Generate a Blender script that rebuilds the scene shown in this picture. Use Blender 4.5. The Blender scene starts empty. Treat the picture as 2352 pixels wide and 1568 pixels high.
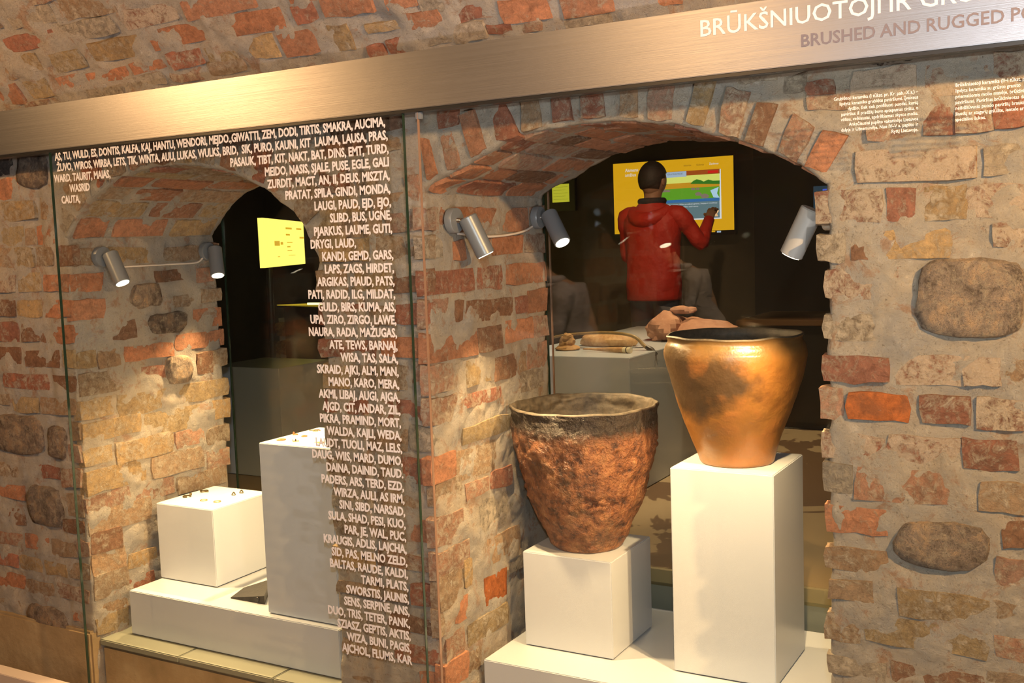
import bpy, bmesh, math, random
from math import sin, cos, pi, radians, sqrt, atan2
from mathutils import Vector, Matrix, noise
random.seed(7)
sc = bpy.context.scene
COL = sc.collection
# ------------------------------------------------------------------ camera
FPX = 2443.58
YAW, PIT, ROL = -0.52060152, -0.0926926, -0.03521139
CAM = Vector((0, 0, 1.55))
_f = Vector((sin(YAW)*cos(PIT), cos(YAW)*cos(PIT), sin(PIT)))
_r0 = Vector((cos(YAW), -sin(YAW), 0)); _u0 = _r0.cross(_f)
_r = _r0*cos(ROL) + _u0*sin(ROL); _u = _u0*cos(ROL) - _r0*sin(ROL)
cd = bpy.data.cameras.new('camera'); cam = bpy.data.objects.new('camera', cd); COL.objects.link(cam)
cd.sensor_width = 36; cd.lens = 36*FPX/2352; cd.clip_start = 0.05; cd.clip_end = 60
cam.matrix_world = Matrix(((_r.x, _u.x, -_f.x, CAM.x), (_r.y, _u.y, -_f.y, CAM.y), (_r.z, _u.z, -_f.z, CAM.z), (0, 0, 0, 1)))
sc.camera = cam
sc.view_settings.view_transform = 'Standard'; sc.view_settings.look = 'None'
sc.view_settings.gamma = 1; sc.view_settings.use_curve_mapping = False
sc.view_settings.exposure = 0.42
w = bpy.data.worlds.new('world'); sc.world = w; w.use_nodes = True
w.node_tree.nodes['Background'].inputs[0].default_value = (0.9, 0.72, 0.55, 1)
w.node_tree.nodes['Background'].inputs[1].default_value = 0.02

def lamp(name, typ, loc, energy, color, size=0.1, target=None, angle=60, blend=0.5):
    l = bpy.data.lights.new(name, typ); l.energy = energy; l.color = color
    if typ == 'AREA': l.size = size
    elif typ in ('POINT', 'SPOT'): l.shadow_soft_size = size
    if typ == 'SPOT': l.spot_size = radians(angle); l.spot_blend = blend
    o = bpy.data.objects.new(name, l); COL.objects.link(o); o.location = loc
    if target is not None:
        o.rotation_euler = (Vector(target)-Vector(loc)).to_track_quat('-Z', 'Y').to_euler()
    return o
WARM = (1.0, 0.56, 0.22); COOL = (0.90, 0.97, 1.0)
lamp('camera_flash', 'POINT', (0.03, -0.05, 1.72), 100, COOL, 0.03)
lamp('ceiling_spot_light', 'SPOT', (-1.35, 0.55, 2.42), 33, WARM, 0.03, (-1.7, 2.4, 1.5), 110, 0.8)
lamp('ceiling_spot_light', 'SPOT', (-3.5, 0.9, 2.42), 66, WARM, 0.03, (-3.3, 2.4, 1.3), 125, 0.7)
lamp('ceiling_spot_light', 'SPOT', (1.0, 1.2, 2.27), 300, WARM, 0.03, (-0.2, 2.4, 1.2), 110, 0.7)
lamp('ceiling_spot_light', 'SPOT', (-1.7, 0.5, 2.75), 420, (1.0, .74, .50), 0.03, (-2.2, -.4, 1.2), 50, 0.6)  # added to brighten the visitor for the mirror image, not a known fixture
lamp('vault_fill_light', 'SPOT', (0.7, 0.3, 0.9), 135, (1.0, .86, .80), 0.05, (-2.0, 1.9, 2.5), 90, 1)  # added fill that brightens the vault, stands for no fixture
lamp('back_room_light', 'SPOT', (-1.6, 5.2, 3.2), 160, (1.0, 0.76, 0.48), 0.05, (-1.5, 4.8, .4), 70, .6)
lamp('boy_fill_light', 'SPOT', (-1.7, 4.4, 3.1), 80, (1.0, 0.72, 0.5), 0.05, (-2.6, 6.3, 1.3), 34, .8)  # extra spot added only to brighten the boy, no known fixture
lamp('back_plinth_light', 'SPOT', (-1.5, 3.9, 3.1), 130, (1.0, 0.80, 0.55), 0.05, (-2.2, 4.4, 1.0), 50, 0.6)

def ray(px, py): return _f + _r*((px-1176)/FPX) - _u*((py-784)/FPX)
def at(px, py, x=None, y=None, z=None):
    d = ray(px, py)
    t = (y-CAM.y)/d.y if y is not None else (x-CAM.x)/d.x if x is not None else (z-CAM.z)/d.z
    return CAM + d*t

# ------------------------------------------------------------------ tagging
def tag(o, label=None, cat=None, group=None, kind=None):
    if label: o['label'] = label
    if cat: o['category'] = cat
    if group: o['group'] = group
    if kind: o['kind'] = kind
    return o
def empty(name, loc, label=None, cat=None, group=None, kind=None, rz=0):
    o = bpy.data.objects.new(name, None); COL.objects.link(o); o.location = loc; o.rotation_euler.z = rz
    o.empty_display_size = 0.05
    return tag(o, label, cat, group, kind)
def link(name, me, mat, parent=None, smooth=False):
    o = bpy.data.objects.new(name, me); COL.objects.link(o)
    if mat and not me.materials: me.materials.append(mat)
    if smooth:
        for p in me.polygons: p.use_smooth = True
    if parent is not None:
        o.parent = parent
        o.matrix_parent_inverse = Matrix.Translation(parent.location).inverted() if parent.rotation_euler.z == 0 else (Matrix.Translation(parent.location) @ Matrix.Rotation(parent.rotation_euler.z, 4, 'Z')).inverted()
    return o
def mesh(name, verts, faces, mat, parent=None, smooth=False, local=False):
    me = bpy.data.meshes.new(name); 
    c = Vector((0, 0, 0))
    if not local and verts:
        for v in verts: c += Vector(v)
        c /= len(verts)
        verts = [Vector(v)-c for v in verts]
    me.from_pydata([tuple(v) for v in verts], [], faces); me.update()
    o = link(name, me, mat, parent, smooth)
    o.location = c
    return o

# ------------------------------------------------------------------ materials
class N:
    def __init__(s, name):
        s.m = bpy.data.materials.new(name); s.m.use_nodes = True; s.t = s.m.node_tree
        s.b = s.t.nodes['Principled BSDF']; s.out = s.t.nodes['Material Output']
    def n(s, typ, **kw):
        nd = s.t.nodes.new(typ)
        for k, v in kw.items():
            if k.startswith('i_'):
                key = k[2:]; nd.inputs[int(key) if key.isdigit() else key].default_value = v
            else: setattr(nd, k, v)
        return nd
    def l(s, a, b): s.t.links.new(a, b)
    def pos(s):
        return s.n('ShaderNodeNewGeometry').outputs['Position']
    def noise(s, scale, detail=4, rough=.55, vec=None, dist=0):
        nd = s.n('ShaderNodeTexNoise'); nd.inputs['Scale'].default_value = scale; nd.inputs['Detail'].default_value = detail
        nd.inputs['Roughness'].default_value = rough; nd.inputs['Distortion'].default_value = dist
        s.l(vec if vec is not None else s.pos(), nd.inputs['Vector']); return nd.outputs['Fac']
    def ramp(s, fac, stops):
        r = s.n('ShaderNodeValToRGB'); cr = r.color_ramp
        cr.elements[0].position, cr.elements[0].color = stops[0][0], tuple(stops[0][1])+(1,)
        cr.elements[1].position, cr.elements[1].color = stops[-1][0], tuple(stops[-1][1])+(1,)
        for p, c in stops[1:-1]:
            e = cr.elements.new(p); e.color = tuple(c)+(1,)
        s.l(fac, r.inputs[0]); return r.outputs[0]
    def mix(s, fac, a, b, typ='MIX'):
        m = s.n('ShaderNodeMix', data_type='RGBA', blend_type=typ)
        for i, v in ((0, fac), (6, a), (7, b)):
            if hasattr(v, 'links'): s.l(v, m.inputs[i])
            else: m.inputs[i].default_value = v if i == 0 else tuple(v)+(1,)
        return m.outputs[2]
    def math(s, op, a, b=0.0, clamp=False):
        m = s.n('ShaderNodeMath', operation=op, use_clamp=clamp)
        for i, v in ((0, a), (1, b)):
            if hasattr(v, 'links'): s.l(v, m.inputs[i])
            else: m.inputs[i].default_value = v
        return m.outputs[0]
    def bump(s, h, strength=.5, dist=.01, prev=None):
        b = s.n('ShaderNodeBump'); b.inputs['Strength'].default_value = strength; b.inputs['Distance'].default_value = dist
        s.l(h, b.inputs['Height'])
        if prev is not None: s.l(prev, b.inputs['Normal'])
        return b.outputs[0]
    def fin(s, color=None, rough=.5, normal=None, metal=0, spec=.5, **kw):
        if color is not None:
            if hasattr(color, 'links'): s.l(color, s.b.inputs['Base Color'])
            else: s.b.inputs['Base Color'].default_value = tuple(color)+(1,)
        if hasattr(rough, 'links'): s.l(rough, s.b.inputs['Roughness'])
        else: s.b.inputs['Roughness'].default_value = rough
        if normal is not None: s.l(normal, s.b.inputs['Normal'])
        s.b.inputs['Metallic'].default_value = metal
        s.b.inputs['Specular IOR Level'].default_value = spec
        for k, v in kw.items(): s.b.inputs[k].default_value = v
        return s.m
def plain(name, c, rough=.5, metal=0, spec=.5):
    return N(name).fin(c, rough, metal=metal, spec=spec)
def emit(name, c, st):
    m = N(name); m.b.inputs['Emission Color'].default_value = tuple(c)+(1,); m.b.inputs['Emission Strength'].default_value = st
    return m.fin((0.02, .02, .02), .4)

def brick_mat():
    m = N('old_brick'); oi = m.n('ShaderNodeObjectInfo')
    base = oi.outputs['Color']; al = oi.outputs['Alpha']
    n1 = m.noise(9, 6, .7); n2 = m.noise(52, 8, .78, dist=.5); n3 = m.noise(210, 5, .7); n4 = m.noise(27, 8, .78, dist=1.0)
    v = m.ramp(n2, [(.30, (.48, .44, .42)), (.5, (1, 1, 1)), (.68, (1.45, 1.35, 1.25))])
    c = m.mix(1.0, base, v, 'MULTIPLY')
    dark = m.ramp(n1, [(.34, (1, 1, 1)), (.46, (0, 0, 0))])
    c = m.mix(m.math('MULTIPLY', dark, .45), c, (.13, .085, .06))
    ln = m.math('ADD', m.math('MULTIPLY', n4, .55), m.math('MULTIPLY', n2, .45))
    th = m.math('SUBTRACT', m.math('ADD', ln, m.math('MULTIPLY', al, .30)), .60)
    lime = m.math('MULTIPLY', th, 11, True)
    limecol = m.ramp(n3, [(.3, (.50, .41, .30)), (.7, (.62, .54, .44))])
    c = m.mix(m.math('MULTIPLY', lime, .85), c, limecol)
    c = m.mix(m.math('MULTIPLY', m.ramp(n3, [(.25, (1, 1, 1)), (.4, (0, 0, 0))]), .4), c, (.12, .08, .06))
    b = m.bump(n4, .6, .02); b = m.bump(n2, .9, .012, b); b = m.bump(n3, .6, .004, b); b = m.bump(lime, .35, .003, b)
    return m.fin(c, .88, b, spec=.25)
def stone_mat():
    m = N('field_stone'); oi = m.n('ShaderNodeObjectInfo')
    n1 = m.noise(17, 8, .78, dist=.4); n2 = m.noise(60, 6, .7); n3 = m.noise(220, 3, .6)
    v = m.ramp(n1, [(.36, (.40, .37, .36)), (.5, (1, 1, 1)), (.62, (1.7, 1.5, 1.2))])
    c = m.mix(1.0, oi.outputs['Color'], v, 'MULTIPLY')
    c = m.mix(m.ramp(n2, [(.5, (0, 0, 0)), (.62, (.6, .6, .6))]), c, (.46, .38, .28))
    c = m.mix(m.ramp(n3, [(.3, (.6, .6, .6)), (.42, (0, 0, 0))]), c, (.06, .05, .045))
    b = m.bump(n1, 1, .035); b = m.bump(n2, .8, .010, b); b = m.bump(n3, .3, .002, b)
    return m.fin(c, .8, b, spec=.3)
def mortar_mat():
    m = N('lime_mortar'); n1 = m.noise(5, 7, .7, dist=.5); n2 = m.noise(32, 8, .78, dist=1.0); n3 = m.noise(150, 6, .75); n4 = m.noise(12, 8, .75, dist=.6)
    c = m.ramp(n1, [(.32, (.42, .40, .385)), (.5, (.50, .45, .39)), (.68, (.56, .46, .35))])
    c = m.mix(m.ramp(n4, [(.54, (0, 0, 0)), (.62, (.8, .8, .8))]), c, (.42, .255, .165))
    c = m.mix(m.ramp(n2, [(.5, (0, 0, 0)), (.7, (.8, .8, .8))]), c, (.56, .49, .40))
    c = m.mix(m.ramp(n3, [(.30, (.8, .8, .8)), (.43, (0, 0, 0))]), c, (.16, .12, .09))
    b = m.bump(n4, .6, .03); b = m.bump(n2, 1, .018, b); b = m.bump(n3, .7, .005, b)
    return m.fin(c, .93, b, spec=.2)
def sand_mat():
    m = N('sandy_plaster'); n1 = m.noise(6, 5, .6); n2 = m.noise(70, 5, .7)
    c = m.ramp(n1, [(.3, (.24, .17, .09)), (.5, (.31, .22, .12)), (.7, (.38, .29, .17))])
    b = m.bump(n1, .4, .02); b = m.bump(n2, .4, .004, b)
    return m.fin(c, .9, b, spec=.2)
M = {}
M['brick'] = brick_mat(); M['stone'] = stone_mat(); M['mortar'] = mortar_mat(); M['sand'] = sand_mat()
def metal_mat():
    m = N('brushed_aluminium'); tc = m.pos(); mp = m.n('ShaderNodeMapping'); mp.inputs['Scale'].default_value = (2, 2, 900)
    m.l(tc, mp.inputs[0]); n = m.noise(1, 3, .6, mp.outputs[0])
    b = m.bump(n, .12, .002)
    r = m.math('ADD', m.math('MULTIPLY', n, .12), .34)
    return m.fin((.37, .37, .40), r, b, metal=1)
M['fascia'] = metal_mat()
M['white'] = plain('white_lacquer', (.50, .525, .565), .26)
M['lamp'] = plain('silver_grey_paint', (.20, .215, .24), .35, metal=.2)
M['lampw'] = plain('pale_grey_paint', (.36, .355, .36), .4)
M['chrome'] = plain('brown_chrome', (.55, .48, .42), .18, metal=1)
M['bulb'] = emit('lamp_glow', (1, .86, .62), 14)
M['cable'] = plain('cable_plastic', (.62, .55, .50), .5)
M['black'] = plain('black_plastic', (.015, .014, .013), .35)
M['text'] = plain('white_vinyl', (.66, .63, .64), .6)
M['textgrey'] = plain('grey_vinyl', (.13, .115, .14), .6)
M['edge'] = plain('green_glass_edge', (.018, .035, .022), .08)
M['edgew'] = plain('brown_glass_edge', (.25, .15, .10), .1)
def glass_mat(name, tint=(1, 1, 1), ior=1.5):
    m = N(name); t = m.n('ShaderNodeBsdfTransparent'); t.inputs[0].default_value = tuple(tint)+(1,)
    g = m.n('ShaderNodeBsdfGlossy'); g.inputs['Roughness'].default_value = 0.0
    fr = m.n('ShaderNodeFresnel'); bf = m.n('ShaderNodeNewGeometry').outputs['Backfacing']; m.l(m.math('ADD', m.math('MULTIPLY', bf, 1/ior-ior), ior), fr.inputs[0])
    mx = m.n('ShaderNodeMixShader'); m.l(fr.outputs[0], mx.inputs[0]); m.l(t.outputs[0], mx.inputs[1]); m.l(g.outputs[0], mx.inputs[2])
    m.l(mx.outputs[0], m.out.inputs[0]); return m.m
M['glass'] = glass_mat('clear_glass', (.97, .985, .975), 1.40)
M['glassb'] = glass_mat('tinted_glass', (.93, .91, .84), 1.5)
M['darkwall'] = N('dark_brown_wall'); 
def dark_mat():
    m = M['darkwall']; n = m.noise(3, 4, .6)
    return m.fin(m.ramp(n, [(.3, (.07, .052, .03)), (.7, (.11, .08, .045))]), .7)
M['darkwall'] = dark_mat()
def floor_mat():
    m = N('two_tone_floor'); n = m.noise(1.3, 5, .55, dist=.6)
    c = m.ramp(n, [(.495, (.42, .31, .19)), (.502, (.16, .095, .055))])  # beige with darker brown areas, split along a noise edge
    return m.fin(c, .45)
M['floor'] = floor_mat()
def wood_mat():
    m = N('dark_oak_floor'); n = m.noise(8, 4, .6); return m.fin(m.ramp(n, [(.3, (.12, .07, .04)), (.7, (.2, .12, .07))]), .5)
M['oak'] = wood_mat()
M['slate'] = plain('greenish_slate', (.19, .195, .15), .55)
M['sill'] = plain('pale_sill', (.42, .36, .24), .6)

# ------------------------------------------------------------------ generic shapes
def box(name, x0, x1, y0, y1, z0, z1, mat, parent=None, bev=0.0):
    bm = bmesh.new(); bmesh.ops.create_cube(bm, size=1)
    c = Vector(((x0+x1)/2, (y0+y1)/2, (z0+z1)/2))
    for v in bm.verts: v.co = Vector((v.co.x*(x1-x0), v.co.y*(y1-y0), v.co.z*(z1-z0)))
    if bev: bmesh.ops.bevel(bm, geom=bm.edges[:], offset=bev, segments=2, affect='EDGES')
    me = bpy.data.meshes.new(name); bm.to_mesh(me); bm.free()
    o = link(name, me, mat, parent); o.location = c
    return o
def lathe(name, prof, mat, parent, loc, seg=96, fn=None, smooth=True, close=False):
    vs, fs = [], []
    n = len(prof)
    for i in range(seg):
        a = 2*pi*i/seg
        for r, z in prof:
            p = Vector((r*cos(a), r*sin(a), z))
            if fn: p = fn(p, r, z, a)
            vs.append(p)
    for i in range(seg):
        j = (i+1) % seg
        for k in range(n-1): fs.append((i*n+k, j*n+k, j*n+k+1, i*n+k+1))
    if prof[0][0] > 1e-5 and close: fs.append([i*n for i in range(seg)][::-1]); fs.append([i*n+n-1 for i in range(seg)])
    o = mesh(name, vs, fs, mat, parent, smooth, local=True); o.location = loc
    return o
def tube(name, pts, rad, mat, parent=None, seg=10, caps=True):
    pts = [Vector(p) for p in pts]; n = len(pts); rads = rad if isinstance(rad, (list, tuple)) else [rad]*n
    vs, fs = [], []; up = Vector((0, 0, 1)); prev = None
    for i, p in enumerate(pts):
        t = (pts[min(i+1, n-1)]-pts[max(i-1, 0)]).normalized()
        if prev is None: a = t.cross(up if abs(t.z) < .95 else Vector((1, 0, 0))).normalized()
        else: a = (prev - t*prev.dot(t)).normalized()
        prev = a; b = t.cross(a)
        for k in range(seg):
            g = 2*pi*k/seg; vs.append(p + (a*cos(g)+b*sin(g))*rads[i])
    for i in range(n-1):
        for k in range(seg):
            j = (k+1) % seg; fs.append((i*seg+k, i*seg+j, (i+1)*seg+j, (i+1)*seg+k))
    if caps: fs.append(tuple(range(seg))[::-1]); fs.append(tuple((n-1)*seg+k for k in range(seg)))
    o = mesh(name, vs, fs, mat, parent, True); o.data.set_sharp_from_angle(angle=radians(40)); return o
def smoothcurve(pts, n=24):
    pts = [Vector(p) for p in pts]; P = [pts[0]]+pts+[pts[-1]]; out = []
    for i in range(1, len(P)-2):
        for k in range(n):
            t = k/n; a, b, c, d = P[i-1], P[i], P[i+1], P[i+2]
            out.append(.5*((2*b)+(c-a)*t+(2*a-5*b+4*c-d)*t*t+(3*b-a-3*c+d)*t**3))
    out.append(pts[-1]); return out
def poly(name, pts, th, mat, parent=None):
    """flat polygon in the x-z plane facing -y with thickness"""
    pts = [Vector(p) for p in pts]; n = len(pts)
    vs = pts+[p+Vector((0, th, 0)) for p in pts]
    fs = [tuple(range(n)), tuple(range(2*n-1, n-1, -1))]+[(i, i+n, (i+1) % n+n, (i+1) % n) for i in range(n)]
    return mesh(name, vs, fs, mat, parent)
def lettering(body, x, z, y, size, mat, parent, sx=1.0, align='LEFT', name='lettering', ext=.0006, offset=0.0, fit=None, yaw=0):
    c = bpy.data.curves.new('t', 'FONT'); c.body = body; c.size = size; c.align_x = align; c.extrude = ext; c.offset = offset; c.resolution_u = 2
    o = bpy.data.objects.new('t', c); COL.objects.link(o)
    me = bpy.data.meshes.new_from_object(o); bpy.data.objects.remove(o); bpy.data.curves.remove(c)
    if fit:
        xs = [v.co.x for v in me.vertices]; sx = fit/(max(xs)-min(xs))
    R = Matrix.Rotation(yaw, 4, 'Z') @ Matrix.Rotation(pi/2, 4, 'X') @ Matrix.Scale(sx, 4, (1, 0, 0))
    me.transform(R); me.materials.clear()
    ob = link(name, me, mat, parent); ob.location = (x, y, z)
    return ob

# ------------------------------------------------------------------ masonry
YW = 2.42; YB = 3.10; XJR = -1.645; XJR2 = -0.568; XJL = -3.125; XJL2 = -2.025
VA = radians(35); VY, VZ = 2.43, 2.0
PAL = {'o': (.53, .25, .145, .24), 'r': (.41, .175, .115, .34), 'p': (.52, .30, .21, .45), 'b': (.45, .31, .20, .42), 'y': (.52, .37, .20, .40),
       'g': (.42, .36, .29, .52), 'd': (.29, .16, .10, .28), 'w': (.45, .20, .14, .66), 'k': (.10, .085, .075, .25), 'O': (.50, .16, .05, .0),
       'S': (.30, .23, .18, 0), 'D': (.19, .14, .11, 0)}
def s_front(u, v, h): return Vector((u, YW-h, v))
def s_jr(u, v, h): return Vector((XJR+h, u, v))
def s_jl(u, v, h): return Vector((XJL+h, u, v))
def s_vault(u, v, h):
    return Vector((u, VY-sin(VA)*v-cos(VA)*h, VZ+cos(VA)*v-sin(VA)*h))
def uv_front(px, py): p = at(px, py, y=YW); return p.x, p.z
def uv_jr(px, py): p = at(px, py, x=XJR); return p.y, p.z
def uv_jl(px, py): p = at(px, py, x=XJL); return p.y, p.z
def uv_vault(px, py):
    d = ray(px, py); nrm = Vector((0, -cos(VA), -sin(VA))); p0 = Vector((0, VY, VZ))
    p = CAM + d*((p0-CAM).dot(nrm)/d.dot(nrm)); return p.x, (p-p0).dot(Vector((0, -sin(VA), cos(VA))))
def brick(surf, quad, code, parent, h=None, depth=.028):
    """quad: four (u,v) corners, counter-clockwise from bottom-left"""
    stone = code in 'SD'; q = [Vector(c) for c in quad]
    S = [-1, -.965, -.5, 0, .5, .965, 1]; T = [-1, -.91, 0, .91, 1]
    if stone: S = [-1, -.9, -.62, -.25, .25, .62, .9, 1]; T = [-1, -.85, -.45, 0, .45, .85, 1]
    if h is None: h = random.uniform(.000, .007) if not stone else .010
    seed = Vector((random.uniform(0, 99), random.uniform(0, 99), random.uniform(0, 99)))
    k = .16 if not stone else .72
    wj = .0045 if not stone else .008
    vs, fs = [], []; tilt = (random.uniform(-.003, .003), random.uniform(-.003, .003))
    cen = sum((Vector((c.x, c.y)) for c in q), Vector((0, 0)))/4
    for t in T:
        for s in S:
            a = s*sqrt(1-k*t*t/2); b = t*sqrt(1-k*s*s/2); fa, fb = (a+1)/2, (b+1)/2
            p = q[0]*(1-fa)*(1-fb)+q[1]*fa*(1-fb)+q[2]*fa*fb+q[3]*(1-fa)*fb
            nz = noise.noise_vector(Vector((p.x*22, p.y*22, 0))+seed)+.5*noise.noise_vector(Vector((p.x*60, p.y*60, 0))+seed)
            edge = max(abs(s), abs(t))
            p = Vector((p.x+nz.x*wj*1.6*edge, p.y+nz.y*wj*1.6*edge))
            if edge >= 1: hh = -depth
            else:
                hh = h + nz.z*(.0025 if not stone else .007) + tilt[0]*s + tilt[1]*t
                if stone: hh += .006*(1-(s*s+t*t)/1.6)
                elif edge > .8: hh -= .002
            vs.append(surf(p.x, p.y, hh))
    n = len(S)
    for j in range(len(T)-1):
        for i in range(n-1): fs.append((j*n+i, j*n+i+1, (j+1)*n+i+1, (j+1)*n+i))
    # orientation: outward
    c0 = surf(cen.x, cen.y, 0); c1 = surf(cen.x, cen.y, 1); out = c1-c0
    m0 = fs[len(fs)//2]; nn = (vs[m0[1]]-vs[m0[0]]).cross(vs[m0[2]]-vs[m0[0]])
    if nn.dot(out) < 0: fs = [f[::-1] for f in fs]
    o = mesh('stone' if stone else 'brick', vs, fs, M['stone'] if stone else M['brick'], parent, True)
    if not stone: o.data.set_sharp_from_angle(angle=radians(38))
    c = PAL[code]; g = random.uniform(.82, 1.14); hue = random.uniform(.95, 1.06)
    o.color = (c[0]*g*hue, c[1]*g, c[2]*g/hue, min(1, max(0, c[3]+random.uniform(-.08, .08))))
    return o
def rects(uvf, surf, parent, data):
    for ln in data.split(','):
        ln = ln.split()
        if not ln: continue
        x0, y0, x1, y1 = map(float, ln[:4]); u0, v1 = uvf(x0, y0); u1, v0 = uvf(x1, y1)
        if v1-v0 < .012: v0 = v1-.012
        j = lambda: random.uniform(-.003, .003)
        e = .010 if surf is s_vault else .006; u0 -= e if u1 > u0 else -e; u1 += e if u1 > u0 else -e; v0 -= e*.8; v1 += e*.8
        brick(surf, [(u0+j(), v0+j()), (u1+j(), v0+j()), (u1+j(), v1+j()), (u0+j(), v1+j())], ln[4], parent)
def sheet(name, rows, mat, parent=None, amp=.007, closeu=False, sgn=1):
    """rows: list of rows of (pos, normal)"""
    vs, fs = [], []; n = len(rows[0])
    for row in rows:
        for p, nr in row:
            d = noise.fractal(p*9, 1.0, 2.0, 4)*amp*1.1 + noise.noise(p*55)*amp*.35 - .001
            q = noise.noise_vector(p*14)*amp*.6
            vs.append(p+nr*d+q)
    for j in range(len(rows)-1):
        for i in range(n-1):
            f = (j*n+i, j*n+i+1, (j+1)*n+i+1, (j+1)*n+i); fs.append(f if sgn > 0 else f[::-1])
    return mesh(name, vs, fs, mat, parent, True)
def frange(a, b, st):
    n = max(1, int(round(abs(b-a)/st))); return [a+(b-a)*i/n for i in range(n+1)]
def plan_path(xl, xr, left_jamb, right_jamb, st=.011):
    out = []; rc = .014
    if left_jamb:
        for y in frange(YB, YW+rc, st): out.append((Vector((xl, y, 0)), Vector((-1, 0, 0))))
        for k in range(1, 4):
            a = k/4*pi/2; out.append((Vector((xl+rc-rc*cos(a), YW+rc-rc*sin(a), 0)), Vector((-cos(a), -sin(a), 0))))
    for x in frange(xl+(rc if left_jamb else 0), xr-(rc if right_jamb else 0), st): out.append((Vector((x, YW, 0)), Vector((0, -1, 0))))
    if right_jamb:
        for k in range(1, 4):
            a = k/4*pi/2; out.append((Vector((xr-rc+rc*sin(a), YW+rc-rc*cos(a), 0)), Vector((sin(a), -cos(a), 0))))
        for y in frange(YW+rc, YB, st): out.append((Vector((xr, y, 0)), Vector((1, 0, 0))))
        out.append((Vector((xr-.03, YB+.005, 0)), Vector((0, 1, 0))))
        out.append((Vector((xr-.25, YB+.005, 0)), Vector((0, 1, 0))))
    return out
def pier(name, xl, xr, lj, rj, zt=2.12, zb=0.0):
    path = plan_path(xl, xr, lj, rj)
    rows = [[(p+Vector((0, 0, z)), n) for p, n in path] for z in frange(zb, zt, .011)]
    o = sheet(name, rows, M['mortar']); tag(o, kind='structure'); return o
def arch(name, pts, xl, xr):
    # resample polyline of (x,z) by arc length
    P = [Vector((a, b)) for a, b in pts]; P = [Vector((v.x, v.y)) for v in smoothcurve([Vector((p.x, p.y, 0)) for p in P], 8)]
    L = [0]
    for a, b in zip(P, P[1:]): L.append(L[-1]+(b-a).length)
    def ev(s):
        s = max(0, min(L[-1], s))
        for i in range(len(P)-1):
            if L[i+1] >= s: 
                t = (s-L[i])/max(1e-9, L[i+1]-L[i]); return P[i].lerp(P[i+1], t)
        return P[-1]
    def nrm(s):
        d = (ev(s+.03)-ev(s-.03)).normalized(); return Vector((d.y, -d.x))  # pointing down/inward for left-to-right
    rows = []; rc = .012
    for s in frange(0, L[-1], .011):
        p = ev(s); n = nrm(s); row = []
        for k in range(46):
            t = k/45; z = 2.12+(p.y+rc-2.12)*t; row.append((Vector((p.x, YW, z)), Vector((0, -1, 0))))
        for k in range(1, 4):
            a = k/4*pi/2; row.append((Vector((p.x, YW+rc-rc*cos(a), p.y+rc-rc*sin(a))), Vector((n.x*sin(a), -cos(a), n.y*sin(a)))))
        for y in frange(YW+rc, YB, .012): row.append((Vector((p.x, y, p.y)), Vector((n.x, 0, n.y))))
        row.append((Vector((p.x-n.x*.03, YB+.004, p.y-n.y*.03)), Vector((0, 1, 0)))); row.append((Vector((p.x, YB+.004, 2.3)), Vector((0, 1, 0))))
        rows.append(row)
    rows = [[(p+Vector((-.035, .0004, 0)), n) for p, n in rows[0]]]+rows+[[(p+Vector((.035, .0004, 0)), n) for p, n in rows[-1]]]
    o = sheet(name, rows, M['mortar'], sgn=-1); tag(o, kind='structure')
    def surf(u, v, h):
        p = ev(u); n = nrm(u); return Vector((p.x+n.x*h, v, p.y+n.y*h))
    return o, surf, L[-1], ev

wl = pier('wall_left', -4.5, XJL, False, True)
wm = pier('wall_middle', XJL2, XJR, True, True)
wr = pier('wall_right', XJR2, .62, True, False)
RA = [(-1.645, 1.69), (-1.63, 1.713), (-1.568, 1.736), (-1.493, 1.766), (-1.409, 1.803), (-1.338, 1.821), (-1.244, 1.835), (-1.165, 1.84), (-1.069, 1.835), (-.994, 1.827), (-.932, 1.813), (-.852, 1.794), (-.767, 1.762), (-.71, 1.739), (-.632, 1.701), (-.568, 1.655)]
LA = [(-3.125, 1.615), (-3.068, 1.685), (-2.974, 1.753), (-2.874, 1.797), (-2.727, 1.826), (-2.59, 1.828), (-2.459, 1.816), (-2.369, 1.794), (-2.299, 1.77), (-2.232, 1.74), (-2.166, 1.698), (-2.118, 1.664), (-2.08, 1.618), (-2.051, 1.566), (-2.025, 1.515)]
wur, s_ra, LR, evR = arch('wall_upper_right', RA, XJR, XJR2)
wul, s_la, LL, evL = arch('wall_upper_left', LA, XJL, XJL2)
# vault
rows = []
def vsurf(x, s):
    if s < .55: a = VA; y = VY-sin(VA)*s; z = VZ+cos(VA)*s
    else:
        y0 = VY-sin(VA)*.55; z0 = VZ+cos(VA)*.55; R = 1.6; th = min((s-.55)/R, pi/2-VA+.2)
        a = VA+th; y = y0-R*(cos(VA)-cos(a)); z = z0+R*(sin(a)-sin(VA))
    return Vector((x, y, z)), Vector((0, -cos(a), -sin(a)))
for s in frange(-.02, .56, .011)+frange(.62, 2.4, .09):
    rows.append([vsurf(x, s) for x in frange(-4.9, .7, .0125)])
vault = tag(sheet('ceiling', rows, M['mortar'], amp=.009), kind='structure')

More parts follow.
